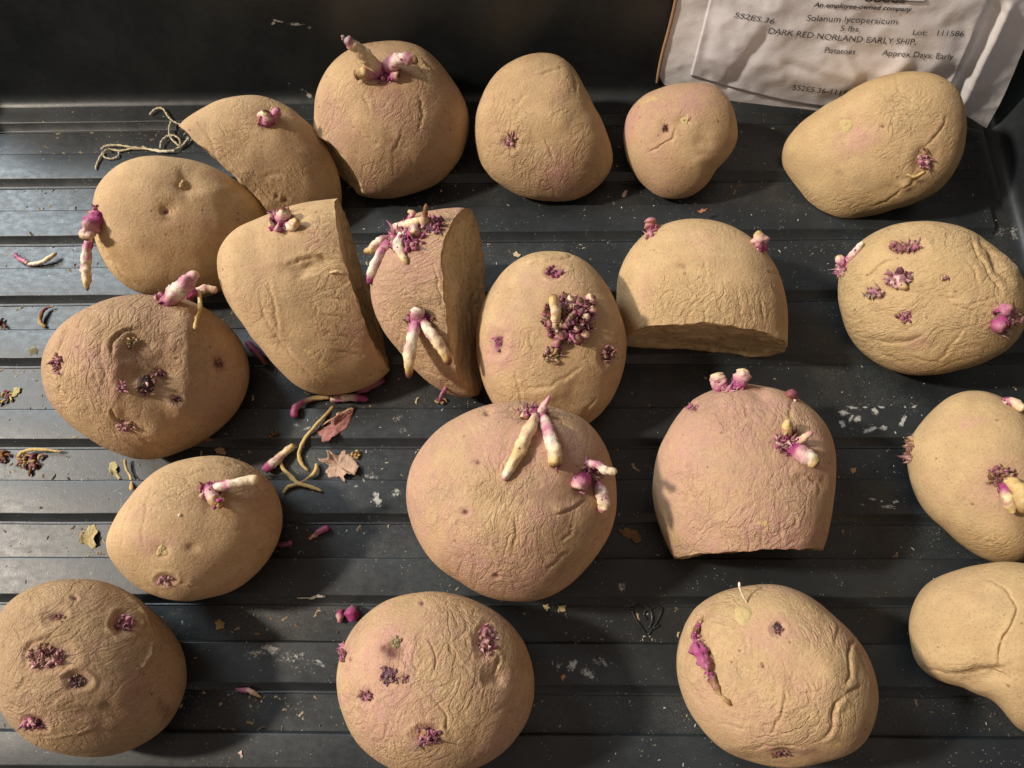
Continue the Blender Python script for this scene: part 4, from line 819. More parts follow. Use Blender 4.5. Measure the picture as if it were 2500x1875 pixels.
# --- 18
P18 = potato('rounded pinkish potato at the bottom centre with purple and green scabbed eyes',
 [(728,1480),(732,1430),(750,1375),(785,1330),(840,1295),(900,1282),(960,1280),(1020,1295),(1075,1325),(1115,1365),(1140,1410),(1152,1460),(1150,1520),(1130,1570),(1090,1620),(1040,1650),(980,1670),(900,1675),(830,1650),(780,1610),(745,1550)],
 h=.66, depth=.80, pink=.45, wr=.62, flow=68, feats=[('eye',1050,1382,22,34,1.2),('eye',845,1405,34,34,.4),('pink',845,1405,34,30,.6),('eye',840,1457,24,24,.8),('eye',875,1465,12,11,.5),('eye',790,1503,16,17,.9),('eye',922,1585,26,20,1.4),('scar',[(738,1500),(755,1520)],14,1.2),('brown',752,1512,12,12,.25),('crease',[(1075,1410),(1078,1435),(1068,1460)],2.6,1.0),('dim',1068,1460,22,20,1.4),
 ('pink',830,1480,90,90,.7),('wr',1000,1400,60,110,.5),('crease',[(930,1380),(940,1430),(925,1480)],2.6,.6),('crease',[(960,1370),(985,1420),(1020,1460),(1040,1500)],2.6,.6),('crease',[(1000,1330),(1020,1370)],2.6,.5),('crease',[(910,1480),(960,1540),(965,1580)],2.6,.6),('eye',910,1298,6,8,.4),('brown',756,1425,4,5,.6),('brown',1128,1440,2.5,2.5,.6),('brown',790,1448,3,3,.6),('wr',960,1630,130,40,.4),('crease',[(860,1400),(880,1360)],2.4,.4)])
cluster(P18, 1050, 1382, 20, 30, 54, 5.5, [PNK,PALE,DPK,MAG,BRN], seed=201)
cluster(P18, 855, 1388, 10, 13, 20, 4.5, [GRN,GRN,TAN,(.20,.19,.10)], name='scab', seed=202, moundcol=GRN, long=1)
cluster(P18, 840, 1460, 20, 20, 50, 4.5, [PUR,(.22,.13,.16),DPK,GRN], seed=203, moundcol=PUR, long=1.2)
cluster(P18, 876, 1465, 9, 9, 16, 4, [PUR,PNK,TAN], seed=204, moundcol=DPK, long=1.2)
cluster(P18, 793, 1506, 12, 11, 20, 4, [PNK,DPK,BRN,PUR], seed=205)
cluster(P18, 925, 1586, 22, 17, 50, 5, [MAG,PNK,PUR,DPK], seed=206)
sprout(P18, [(922,1586,2),(916,1584,9),(912,1583,14)], [10,9,4], [(0,MAG),(.45,MAG),(.65,PNK),(.85,YEL),(1,BRN)], seed=207, knob=6)
cluster(P18, 742, 1412, 6, 20, 26, 5, [PNK,MAG,DPK], seed=208)
# --- 19
P19 = potato('oval potato between the two big ones at left, one sprout pointing right across it',
 [(227,1190),(230,1160),(250,1115),(280,1075),(310,1040),(350,1010),(400,992),(450,985),(510,992),(550,1010),(585,1040),(605,1080),(611,1120),(605,1160),(585,1200),(550,1240),(510,1270),(450,1290),(400,1298),(350,1292),(300,1270),(260,1235)],
 tone=-0.1, h=.72, depth=.86, pink=.22, wr=.30, flow=20, feats=[('dim',465,1075,36,30,1.8),('eye',358,1252,20,11,1.0,10),('crease',[(375,1250),(400,1258),(425,1268)],3,1.3),('dim',350,1190,16,12,.8),('pink',350,1180,60,26,.7),('wr',520,1050,60,40,.8),('crease',[(470,995),(520,1005),(560,1030)],3,.7),('crease',[(300,1060),(270,1130),(265,1190)],2.4,.4),('crease',[(330,1040),(310,1130),(310,1190)],2.4,.4),
 ('crease',[(550,1040),(580,1080)],3,.6),('dim',415,1185,12,10,.7),('pink',400,1120,60,60,.2),('brown',480,1075,30,20,.15),('brown',400,1285,60,10,.3),('wr',430,1000,90,20,.4),('pale',330,1130,60,60,.2),('crease',[(395,1030),(440,1015),(500,1010)],2.6,.5)])
cluster(P19, 455, 1060, 22, 18, 50, 5.5, [PNK,MAG,PALE,MAG], seed=211)
sprout(P19, [(460,1055,6),(490,1048,20),(525,1040,28),(560,1033,30)], [8,9,9,9], [(0,MAG),(.25,PALE),(.4,WHT),(.5,PNK),(.6,WHT),(.95,CRM),(1,YEL)], seed=212, knob=6)
sprout(P19, [(452,1060,6),(462,1076,18),(472,1088,24)], [10,12,11], [(0,MAG),(.3,PNK),(.6,PALE),(.8,TAN),(1,YEL)], seed=213, knob=12)
sprout(P19, [(470,1085,20),(480,1096,24)], [9,4], [(0,YEL),(1,BRN)], seed=214, knob=5, sink=False, rough=.4)
scab(P19, 350, 1190, 13, (.50,.38,.18), seed=9)
cluster(P19, 356, 1252, 15, 8, 20, 4.5, [PNK,DPK,PALE], seed=215)
scab(P19, 388, 1113, 4, WHT, seed=10)
# --- 20
P20 = potato('dark wrinkled potato at the bottom left corner with a ridge and sunken purple eyes',
 [(-22,1440),(-15,1370),(0,1320),(40,1285),(100,1260),(160,1252),(220,1255),(270,1275),(320,1310),(370,1360),(400,1420),(403,1470),(390,1520),(360,1570),(310,1605),(250,1630),(180,1633),(110,1620),(50,1595),(10,1550),(-12,1500)],
 tone=-0.55, h=.64, depth=.80, pink=.25, wr=.75, flow=35, stretch=1.6, feats=[('eye',120,1330,24,17,1.0,20),('eye',268,1345,24,22,1.5),('eye',100,1417,52,32,1.2,5),('crease',[(58,1440),(52,1410),(75,1385),(110,1370)],3,1.3),('eye',168,1473,24,20,1.3),('eye',74,1562,26,15,1.4,-20),('ridge',[(265,1278),(300,1310),(325,1350)],3.5,1.1),('ridge',[(330,1385),(325,1415),(300,1450)],3.5,1.1),
 ('crease',[(335,1390),(328,1425),(305,1460)],4,.6),('ridge',[(90,1595),(170,1585),(210,1570)],3,.6),('brown',290,1500,30,30,.25),('pink',290,1480,26,50,.7),('pink',205,1400,20,20,.7),('pink',70,1380,20,60,.4),('wr',230,1330,120,60,.3),('crease',[(15,1500),(45,1480),(60,1460)],3,.8),('wr',200,1560,140,60,.3),('brown',355,1530,16,30,.6),('eye',160,1292,8,6,.6),('dim',200,1540,90,20,1.0)])
cluster(P20, 128, 1335, 11, 9, 14, 4, [PUR,TAN,DPK], seed=221, moundcol=PUR, long=1)
cluster(P20, 268, 1345, 18, 15, 36, 5, [PNK,DPK,PNK,PUR], seed=222)
cluster(P20, 96, 1418, 42, 24, 70, 4.5, [PUR,DPK,(.25,.17,.10),TAN,PNK], seed=223, mound=False, long=.9)
cluster(P20, 73, 1436, 6, 5, 6, 5, [PALE,PNK], seed=224)
cluster(P20, 120, 1425, 12, 8, 12, 5, [PALE,PNK], seed=2244, mound=False)
cluster(P20, 166, 1474, 16, 14, 26, 4.5, [PUR,GRN,(.15,.13,.07),DRK], seed=225, moundcol=PUR, long=1)
cluster(P20, 76, 1562, 17, 12, 22, 4.5, [PUR,DPK,PNK], seed=226, moundcol=PUR)
sprout(P20, [(66,1556,2),(72,1560,6)], [6,4], 'pink', seed=227, knob=4)

# ------------------------------------------------------------------ loose pieces on the tray
def on_tray(pts, u=None):
    out = []
    for (x, y, l) in pts:
        p, n = tray_hit(x, y); s = PX*np.linalg.norm(CAM-p); out.append(p+np.array([0,0,1])*l*s)
    return out
def thing_mb(mb, name, label, cat, mat, group=None, origin=None):
    V = np.vstack(mb.V); o = origin if origin is not None else np.array([V[:,0].mean(), V[:,1].mean(), V[:,2].min()])
    ob = mb.build(name, mat, None, o); return tag(ob, label, cat, group)
U0 = PX*.29
def loose_sprout(label, pieces, name='fallen_sprout', cat='sprout', group='sprouts fallen on the tray', seed=1, mat=None, extra=None):
    """pieces: list of (path, radii, profile, patches)"""
    mb = MB()
    for k, (path, rad, pr, pa) in enumerate(pieces):
        P = add_tube(mb, on_tray([(x, y, l+rad[min(i, len(rad)-1)]*.9) for i, (x, y, l) in enumerate(path)]), [r*U0 for r in rad], pr, seed*17+k, n=12, patches=pa, rough=.22 if pa < .3 else .14)
        if pa >= .3: knobs(mb, P, np.mean(rad)*U0, 7, .0, .6, 3*U0, seed+k)
    if extra: extra(mb)
    return thing_mb(mb, name, label, cat, mat or M_SPROUT, group)
loose_sprout('fallen cream sprout with a purple tail, at the far left edge beside the hanging sprout', [([(36,552,0),(44,560,1),(58,568,2),(66,572,1)],[5,6,6,5],[(0,DPK),(.6,PNK),(1,PALE)],.5), ([(62,574,1),(90,572,2),(112,564,5),(130,552,6)],[4,5,6,4],[(0,PALE),(.2,WHT),(.8,CRM),(1,GRN)],.1)], seed=31)
loose_sprout('curled dry brown sprout lying left of the largest potato', [([(108,668,3),(100,674,4),(92,690,3),(93,702,1),(102,708,0)],[3,4,5,5,4],'dry',.1),([(108,668,3),(120,664,4)],[3,2],'dry',.1)], seed=32, mat=M_DRY)
loose_sprout('pink tipped bent sprout lying just below the large halved potato', [([(638,905,2),(642,885,3),(662,870,3),(690,862,3),(715,862,2)],[8,9,7,6,4],[(0,MAG),(.35,PNK),(.5,TAN),(1,TAN)],.6)], seed=33)
loose_sprout('short cream sprout with magenta ends under the large halved potato', [([(716,866,2),(740,864,3),(765,862,3),(798,866,2)],[7,9,9,7],[(0,TAN),(.2,WHT),(.3,PNK),(.4,WHT),(.6,WHT),(.8,MAG),(1,MAG)],.5)], seed=34)
loose_sprout('thick sprout with a magenta base pointing up right, beside the oval potato', [([(575,1020,1),(592,1006,3),(615,985,5),(640,964,6)],[10,12,9,8],[(0,MAG),(.25,PNK),(.4,WHT),(.8,CRM),(1,YEL)],.6)], seed=35)
loose_sprout('tiny cream sprout with a crimson head right of the oval potato', [([(668,1166,1),(682,1156,2),(695,1148,2),(713,1140,2)],[3,5,7,7],[(0,YEL),(.3,CRM),(.5,PNK),(1,MAG)],.5)], seed=36)
loose_sprout('dry pinkish sprout chip in the shadow right of the bottom left potato', [([(510,1488,1),(525,1490,2),(540,1490,3)],[3,5,5],[(0,DPK),(1,PNK)],.2),([(536,1488,3),(550,1496,3),(566,1507,1)],[5,5,2],[(0,PALE),(1,TAN)],.1)], seed=37, mat=M_DRY)
loose_sprout('round magenta bud lying against the bottom centre potato', [([(766,1338,1),(764,1325,3),(763,1308,4)],[11,16,3],[(0,MAG),(.5,MAG),(.8,PNK),(1,DPK)],.4)], seed=38, group='loose buds by the bottom centre potato', name='fallen_bud', cat='bud')
loose_sprout('small brownish pink bud left of the round magenta one', [([(738,1345,1),(737,1331,3),(741,1316,3)],[4,9,5],[(0,BRN),(.4,PALE),(.7,MAG),(1,DPK)],.4)], seed=39, group='loose buds by the bottom centre potato', name='fallen_bud', cat='bud')
loose_sprout('long dry yellow root curving through the litter left of centre', [([(724,880,3),(700,905,4),(672,935,4),(655,960,3),(648,985,3),(655,1005,2),(668,1018,1)],[5,4.5,4,4.5,4,4.5,3],'root',0)], seed=40, name='dry_root', cat='root', group='dry roots on the tray', mat=M_DRY)
loose_sprout('twisted dry root with a fork beside the jagged pink leaf', [([(604,985,6),(612,1010,6),(628,1028,5),(645,1045,3),(670,1052,2),(697,1062,2)],[3,4,5,5,4,3],'root',0),([(645,1048,3),(625,1053,3),(612,1066,1)],[4,4,3],'root',0),([(648,1050,3),(668,1036,6),(684,1022,5),(686,1002,3)],[4,4,6,3],[(0,DPK),(.3,TAN),(1,YEL)],0)], seed=41, name='dry_root', cat='root', group='dry roots on the tray', mat=M_DRY)
loose_sprout('thin dry root hanging between the largest and the oval potato', [([(275,995,6),(278,1015,6),(288,1035,6),(292,1062,8)],[4,3,3,5],'root',0)], seed=42, name='dry_root', cat='root', group='dry roots on the tray', mat=M_DRY)
loose_sprout('pale dry root lying over a purple clump at the far left edge', [([(45,990,6),(62,978,8),(90,974,6),(140,978,4)],[4,4,4,3],'root',0)], seed=43, name='dry_root', cat='root', group='dry roots on the tray', mat=M_DRY)
loose_sprout('dull brownish pink sprout stub half hidden between the largest and the large halved potato', [([(536,742,2),(552,760,4),(568,776,4),(578,790,2)],[7,9,8,5],[(0,DPK),(.5,DPK),(1,BRN)],.4)], seed=44)
loose_sprout('dark pink sprout end peeking out under the lower right of the large halved potato', [([(770,850,1),(795,842,3),(820,830,4),(832,822,3)],[6,9,9,5],[(0,DPK),(.6,DPK),(1,PUR)],.3)], seed=45)
loose_sprout('faint purplish sprout in the shadow right of the oval potato', [([(598,1176,1),(615,1178,2),(634,1172,2)],[4,6,5],[(0,PUR),(1,DPK)],.3)], seed=46)
def clump(label, x, y, rx, ry, n, size, pal, seed, name='dried_clump', cat='plant litter', group='dried clumps on the tray', long=3.0):
    r = random.Random(seed); mb = MB()
    for k in range(n):
        a = 2*math.pi*r.random(); q = math.sqrt(r.random()); px, py = x+rx*q*math.cos(a), y+ry*q*math.sin(a); b = r.random()*6.28; s = size*(.5+r.random())
        pts = [(px, py, 1+4*r.random()), (px+math.cos(b)*s*long*.5+r.gauss(0,2), py+math.sin(b)*s*long*.5, 3+4*r.random()), (px+math.cos(b+.6)*s*long, py+math.sin(b+.6)*s*long*.8, 1+2*r.random())]
        c = pal[r.randrange(len(pal))]; c2 = pal[r.randrange(len(pal))]
        add_tube(mb, on_tray(pts), [s*.5*U0, s*.6*U0, s*.25*U0], [(0,c),(1,c2)], seed+k, n=7, steps=8, patches=0, rough=.4)
    return thing_mb(mb, name, label, cat, M_DRY, group)
clump('dark purple dried clump under the pale root at the far left', 66, 1003, 24, 16, 22, 5, [DPK,PUR,BRN,TAN], 51)
clump('brown withered clump cut by the left edge near the largest potato', 6, 985, 10, 12, 14, 5, [PUR,BRN,DRK], 52)
clump('small pale dried shreds at the left edge left of the largest potato', 14, 858, 14, 14, 12, 4, [TAN,YEL,GRN,DPK], 53)
clump('little dark knot on the rib below the fallen pink tipped sprout', 595, 941, 6, 5, 7, 3, [BRN,DRK,DPK], 54)
clump('dark speck of litter at the left edge beside the curled dry sprout', 4, 698, 8, 7, 9, 4, [DRK,PUR,BRN], 55)
clump('yellowish dried lump behind the jagged pink leaf', 768, 985, 9, 9, 16, 4, [YEL,TAN,BRN], 56, long=1.2)
clump('brown root crumb lying under the tip of the narrow halved potato', 953, 862, 6, 8, 9, 4, [BRN,DPK,TAN], 57)

def flake(label, outl, lift, col, col2, name='leaf_flake', cat='leaf flake', group='dry leaf flakes on the tray', curl=1.0, seed=1, th=.00018, veins=()):
    """an irregular dry sheet: outline in the picture grid, laid on the tray with a curl"""
    r = random.Random(seed); O = np.array(outl, float); c = O.mean(0); n = len(O)
    D_ = []
    for k in range(n):
        a, b = O[k], O[(k+1)%n]
        L_ = float(np.hypot(*(b-a))); nrm_ = np.array([-(b-a)[1], (b-a)[0]])/(L_+1e-9)
        for t in (0, .2, .4, .6, .8): D_.append(a+(b-a)*t+nrm_*r.gauss(0, .055)*L_+nrm_*math.sin(t*math.pi)*L_*r.uniform(-.02,.12))
    O = np.array(D_); n = len(O); R = np.hypot(*(O-c).T).max(); V = []; C = []; rings = 6
    for i in range(rings):
        f = 1-i/rings
        for k in range(n):
            p = c+(O[k]-c)*f; h_, _ = tray_hit(*p); s = PX*.29
            z = lift+curl*R*.28*(f**2)*math.sin(math.atan2(O[k][1]-c[1], O[k][0]-c[0])*2+seed)*.8+curl*3.2*float(noise(np.array([[p[0]*.09, p[1]*.09, seed*.7]]), 3)[0])
            V.append(np.array([h_[0], h_[1], max(h_[2], -HR)])+np.array([0,0,1])*max(z, .6)*s); m = float(noise(np.array([[p[0]*.15, p[1]*.15, seed]]), 5)[0])+.5
            C.append(np.array(col)*(1-np.clip(m,0,1))+np.array(col2)*np.clip(m,0,1))
    h_, _ = tray_hit(*c); V.append(h_+np.array([0,0,1])*lift*PX*.29); C.append(col)
    ii = np.arange(rings*n).reshape(rings, n); jj = np.roll(ii, -1, 1); Fs = np.stack([ii[:-1], jj[:-1], jj[1:], ii[1:]], -1).reshape(-1, 4).tolist()+[[ii[-1,a], jj[-1,a], len(V)-1] for a in range(n)]
    V = np.array(V); 
    if V[:n,2].max()-V[:n,2].min() > .004: V[:,2] = np.minimum(V[:,2], np.median(V[:,2])+.003)
    mb = MB(); mb.add(V, Fs, C); o = thing_mb(mb, name, label, cat, M_DRY, group); md = o.modifiers.new('thickness', 'SOLIDIFY'); md.thickness = th; md.offset = 1
    return o
RED1, RED2 = (.27,.10,.10), (.40,.20,.16); SAL1, SAL2 = (.40,.25,.18), (.50,.36,.26)
flake('folded reddish leaf flake below the cut half potato, pointing right', [(676,932),(700,922),(722,908),(745,896),(768,880),(762,898),(750,925),(725,945),(712,958),(698,957),(695,942)], 4, RED1, RED2, seed=61)
flake('tan upper fold of leaf lying on the reddish leaf flake', [(690,925),(715,905),(738,890),(765,877),(768,884),(748,898),(722,908)], 9, (.44,.27,.16), (.5,.34,.22), seed=62, curl=.4)
flake('jagged salmon pink leaf flake with scalloped edges', [(690,995),(712,992),(709,975),(728,985),(745,972),(760,985),(778,1008),(770,1030),(752,1025),(745,1042),(728,1030),(710,1032),(703,1018),(712,1006)], 5, SAL1, SAL2, seed=63, curl=1.3)
flake('crumpled yellow skin flake left of the oval potato', [(180,1150),(192,1135),(205,1132),(215,1148),(208,1165),(212,1180),(200,1188),(190,1178),(176,1175),(178,1160)], 4, (.36,.28,.13), (.46,.36,.18), seed=64, curl=1.2)
flake('greenish dried leaflet left of the thin hanging root', [(237,1000),(248,996),(256,1008),(254,1022),(264,1034),(256,1038),(244,1026),(236,1014)], 3, (.45,.38,.18), (.36,.30,.14), seed=65)
flake('oval pale leaflet at the left edge on the dusty channel', [(20,850),(32,838),(46,838),(44,850),(34,858),(22,858)], 3, (.40,.34,.14), (.46,.40,.2), seed=66, curl=.5)
flake('grey green leaflet stuck to the left side of the largest potato', [(92,776),(104,768),(116,776),(114,786),(100,788)], 60, (.25,.25,.15), (.32,.30,.2), seed=67, curl=.3)
flake('tan flake between the largest and the oval potato', [(308,1052),(322,1050),(324,1058),(312,1062)], 2, (.5,.38,.2), (.42,.3,.15), seed=68, curl=.4)
flake('brown crinkled flake right of the large centre potato', [(1332,1146),(1352,1140),(1378,1146),(1386,1168),(1374,1175),(1362,1164),(1346,1160)], 3, (.22,.13,.07), (.30,.18,.09), seed=69)
flake('small orange brown flake right of the broad pinkish potato', [(1835,1014),(1842,1011),(1850,1011),(1848,1020),(1841,1026)], 2, (.30,.17,.09), (.34,.2,.1), seed=70, curl=.4)
flake('tan flake in the shadow right of the bottom left potato', [(466,1342),(473,1336),(488,1346),(484,1358),(468,1362)], 2, (.36,.24,.11), (.40,.28,.13), seed=71, curl=.4)
flake('pale chip on the rib right of the narrow halved potato', [(1108,548),(1115,544),(1126,552),(1120,557),(1110,554)], 2, (.55,.45,.3), (.5,.4,.25), seed=72, curl=.3)
flake('pinkish white chip left of the smallest potato', [(1344,418),(1352,411),(1356,413),(1350,426),(1343,428)], 2, (.6,.45,.38), (.6,.5,.45), seed=73, curl=.3)
flake('yellow skin crumb between the bottom centre potato and the large centre one', [(1172,1308),(1183,1304),(1190,1314),(1180,1320)], 3, (.52,.42,.2), (.6,.5,.3), seed=74, curl=.4)
flake('pale square crumb right of the bottom centre potato crown', [(1205,1310),(1222,1306),(1222,1321),(1212,1322)], 3, (.58,.47,.24), (.6,.5,.3), seed=75, curl=.4)
flake('orange brown chip beside the white water mark in the bottom middle', [(1210,1462),(1218,1455),(1222,1462),(1215,1473)], 3, (.4,.22,.12), (.45,.26,.14), seed=76, curl=.4)
flake('white sliver lying across the groove below the oval potato', [(642,1291),(665,1290),(704,1287),(704,1291),(665,1293),(644,1294)], 3, (.7,.66,.58), (.72,.68,.6), seed=77, curl=.05)
flake('pale flake at the bottom edge right of the bottom left potato', [(515,1625),(522,1621),(526,1634),(521,1640)], 2, (.6,.45,.4), (.6,.5,.45), seed=78, curl=.3)
flake('dry tan flake above the oval potato', [(462,970),(478,965),(490,975),(486,984),(468,980)], 3, (.36,.26,.14), (.42,.3,.17), seed=79, curl=.6)
flake('brown curled flake just right of the large centre potato rim', [(1362,1002),(1368,1000),(1376,1012),(1384,1018),(1378,1020),(1366,1010)], 2, (.4,.25,.14), (.46,.3,.18), seed=80, curl=.5)
flake('thin red skin sliver behind the crown of the tan half potato', [(1500,470),(1512,466),(1524,464),(1518,470),(1508,474)], 30, (.35,.12,.07), (.4,.2,.1), seed=81, curl=.3)
flake('purplish skin scrap under the lower right rim of the largest potato', [(438,952),(450,946),(462,948),(456,956),(444,958)], 3, (.22,.08,.09), (.3,.14,.12), seed=82, curl=.5)
# twine
def twine():
    mb = MB()
    def strand(pts, r=3.0, two=False, seed=0):
        P = catmull(on_tray(pts), len(pts)*12); n = len(P); a = np.linspace(0, n*.42, n)
        for k in range(2):
            off = np.stack([np.zeros(n), np.cos(a+k*np.pi), np.sin(a+k*np.pi)], -1)*r*.42*U0
            add_tube(mb, P+off, [r*U0*.55]*3, [(0,(.72,.66,.50)),(.5,(.64,.56,.36)),(1,(.74,.69,.56))], seed+k, n=7, steps=n, patches=0, rough=.22, tipclose=False)
        rr = random.Random(seed)
        for _ in range(n*2):
            i = rr.randrange(n); d = np.array([rr.gauss(0,1), rr.gauss(0,1), abs(rr.gauss(0,1))]); d /= np.linalg.norm(d)
            q = P[i]; V, Fs = tube_raw([q, q+d*r*.9*U0, q+d*r*1.5*U0+np.array([0,rr.gauss(0,.0003),0])], [.00004,.00004,.00002], 3); mb.add(V, Fs, (.72,.66,.5))
    strand([(326,250,4),(340,240,6),(355,240,6),(366,256,6),(378,268,8),(396,278,10)], 3.2, seed=1)
    strand([(208,366,2),(214,350,3),(225,332,3),(240,326,4),(262,328,3),(290,324,4),(330,326,4),(360,330,5),(385,326,6),(400,316,6),(412,302,8)], 3.4, seed=2)
    strand([(222,326,5),(232,320,6),(255,318,6),(285,322,6),(320,326,6),(350,332,6),(380,330,6)], 3.0, seed=3)
    strand([(225,332,3),(228,342,3),(245,345,3),(258,338,3),(258,330,3)], 2.6, seed=4)
    strand([(374,270,9),(370,285,9),(372,302,8),(384,315,8),(392,320,7),(392,308,9),(380,300,10),(364,302,9),(352,312,7),(350,324,6)], 3.0, seed=5)
    return thing_mb(mb, 'twine', 'knotted length of pale natural twine lying across the ribs at upper left', 'twine', M_DRY)
twine()

# ------------------------------------------------------------------ seed bag leaning on the rear wall
def P_wall(x, y, off):
    # lean of the wall: 7 degrees
    d = ray(x, y); t7 = math.tan(math.radians(7)); y0 = YW-off-.006
    s = (y0+CAM_H*t7-CAM[1])/(d[1]-d[2]*t7); return CAM+d*s
bl = on_plane(1420, 186, 0.004); br = on_plane(2131, 277, 0.0015); tc = P_wall(1850, -40, .012)
nB = np.cross(br-bl, tc-bl); nB /= np.linalg.norm(nB); nB = nB if nB@(CAM-bl) > 0 else -nB
def bag_pt(x, y, off=0.0):
    d = ray(x, y); s = ((bl-CAM)@nB)/(d@nB); return CAM+d*s+nB*off
def edge(pts, n): return catmull(np.array(pts, float), n)
NU, NV = 130, 80
left = edge([(1420,180),(1432,120),(1448,60),(1462,0),(1470,-60)], NV); right = edge([(2131,277),(2170,205),(2212,105),(2250,20),(2285,-60)], NV)
bot = edge([(1420,180),(1490,200),(1580,222),(1744,241),(1900,249),(2060,244),(2131,277)], NU); top = edge([(1470,-60),(1700,-60),(1900,-60),(2100,-60),(2285,-60)], NU)
def crump(x, y):
    q = np.array([[x*.0075, y*.0075, .3]]); a = float(noise(q*1.0, 3)[0])*.8+abs(float(noise(q*2.0, 7)[0]))*-1.3+abs(float(noise(q*4.3, 9)[0]))*-.45
    b = 0
    for (x1, y1, x2, y2, w_, h_) in [(2150,20,2040,235,16,-1.8),(2180,10,2075,235,10,1.6),(2120,60,2030,230,12,1.2),(1660,60,1570,180,14,-.9),(1825,100,1850,160,10,.8),(1960,120,1880,190,16,1.0),(1700,130,1760,150,10,-.6),(2060,150,1940,220,14,-1.0),(1540,0,1520,120,10,-.4)]:
        p = np.array([x1, y1], float); d = np.array([x2-x1, y2-y1], float); t = np.clip(((x-x1)*d[0]+(y-y1)*d[1])/(d@d), 0, 1)
        dd = math.hypot(x-x1-t*d[0], y-y1-t*d[1]); b += h_*math.exp(-(dd/w_)**2)
    return (a*1.5+b*1.5)*.001
bag = empty('seed_bag', tuple(bag_pt(1800, 230)*np.array([1,1,0])), 'crumpled white paper seed bag with printed label, leaning on the tray rear wall', 'paper bag')
BL_ = np.array(bag.location)
Vf = np.zeros((NV, NU, 3)); Vb = Vf.copy(); Gp = np.zeros((NV, NU, 2))
for i in range(NV):
    v = i/(NV-1)
    for j in range(NU):
        u = j/(NU-1); p = (1-v)*bot[j]+v*top[j]+(1-u)*left[i]+u*right[i]-((1-u)*(1-v)*bot[0]+u*(1-v)*bot[-1]+(1-u)*v*top[0]+u*v*top[-1])
        Gp[i,j] = p; e = min(1, 6*u, 6*(1-u))*min(1, 7*v+.05); puff = .0035*min(1, 4*u)*min(1, 4*(1-u))*min(1, 3*v)
        Vf[i,j] = bag_pt(p[0], p[1], puff+crump(p[0], p[1])*(.35+.65*e)); Vb[i,j] = bag_pt(p[0], p[1], -.0012-.004*e*min(1,3*v))
idx = np.arange(NV*NU).reshape(NV, NU); q4 = lambda a: np.stack([a[:-1,:-1], a[:-1,1:], a[1:,1:], a[1:,:-1]], -1).reshape(-1, 4)
M_BAG = mat_paper('grey_white_bag_paper', (.85,.85,.88), (.91,.91,.93)); M_LABEL = mat_paper('white_label_paper', (.87,.87,.93), (.92,.92,.96)); M_KRAFT = mat_paper('brown_kraft_edge', (.34,.20,.12), (.40,.25,.15))
link('front_sheet', np_mesh('front_sheet', Vf.reshape(-1,3)-BL_, q4(idx)), M_BAG, bag)
link('back_sheet', np_mesh('back_sheet', Vb.reshape(-1,3)-BL_, q4(idx)), M_BAG, bag)
# bottom fold and brown side seam close the sheets
def strip(name, a, b, mat, pad=0):
    n = len(a); V = np.vstack([a, (a+b)/2+nB*.0, b]); i = np.arange(3*n).reshape(3, n); return link(name, np_mesh(name, V-BL_, q4(i)), mat, bag)
strip('bottom_fold', Vf[0], Vb[0], M_BAG); strip('side_fold', Vf[:,-1], Vb[:,-1], M_BAG)
mbk = MB(); V, Fs = tube_raw(catmull(Vf[::8,0]-np.array([.0004,0,0]), 60), .0009, 8, flat=.8); mbk.add(V, Fs, (.3,.2,.1)); mbk.build('side_seam', M_KRAFT, bag, BL_)
BAGB = BVHTree.FromPolygons([tuple(v) for v in Vf.reshape(-1,3)], q4(idx).tolist())
def bag_hit(x, y, off):
    d = ray(x, y); h_ = BAGB.ray_cast(Vector(CAM), Vector(d))
    return (np.array(h_[0]) if h_[0] is not None else bag_pt(x, y, .0015))-d*off
# label sheet: its own layer over the bag front
lb_b = edge([(1491,164),(1580,190),(1700,220),(1830,238),(1960,242),(2035,228)], 90); lb_t = edge([(1546,-50),(1700,-50),(1900,-50),(2160,-50)], 90)
nl = 50; VL = np.array([[bag_hit(*(lb_b[j]*(1-i/(nl-1))+lb_t[j]*(i/(nl-1))), .0007) for j in range(90)] for i in range(nl)])
lab = link('label_sheet', np_mesh('label_sheet', VL.reshape(-1,3)-BL_, q4(np.arange(nl*90).reshape(nl, 90))), M_LABEL, bag)
md = lab.modifiers.new('thickness', 'SOLIDIFY'); md.thickness = .0003; md.offset = -1
M_INK = mat_plain('grey_ink', (.07,.065,.07), .6)
def text(s, p0, p1, h, sag=0.0, shear=.2, bold=0.0, name='printed_line', p2=None):
    cu = bpy.data.curves.new('t', 'FONT'); cu.body = s; cu.shear = shear; cu.offset = bold; cu.resolution_u = 3
    o = bpy.data.objects.new('t', cu); COL.objects.link(o); bpy.context.view_layer.update()
    me = bpy.data.meshes.new_from_object(o.evaluated_get(dg())); bpy.data.objects.remove(o)
    v = np.zeros(len(me.vertices)*3, np.float32); me.vertices.foreach_get('co', v); v = v.reshape(-1, 3)
    w_ = v[:,0].max()-v[:,0].min(); p0 = np.array(p0, float); p1 = np.array(p1, float); d = p1-p0; L = np.linalg.norm(d); dn = d/L; up = np.array([dn[1], -dn[0]])
    bm = bmesh.new(); bm.from_mesh(me); bmesh.ops.subdivide_edges(bm, edges=[e for e in bm.edges if e.calc_length() > .25], cuts=2)
    bmesh.ops.triangulate(bm, faces=bm.faces)
    x0 = v[:,0].min()
    for q in bm.verts:
        t = (q.co.x-x0)/w_; g = p0+d*t+up*(q.co.y/.69*h)+np.array([0,1])*sag*4*t*(1-t); q.co = Vector(bag_hit(g[0], g[1], .00115)-BL_)
    bm.to_mesh(me); bm.free(); me.name = name; link(name, me, M_INK, bag).parent = lab
    return
text('Seeds', (1868,3), (1958,7), 17, bold=.03); 
text('An employee-owned company', (1757,14.5), (1971,25), 9.5, shear=.38, bold=.022)
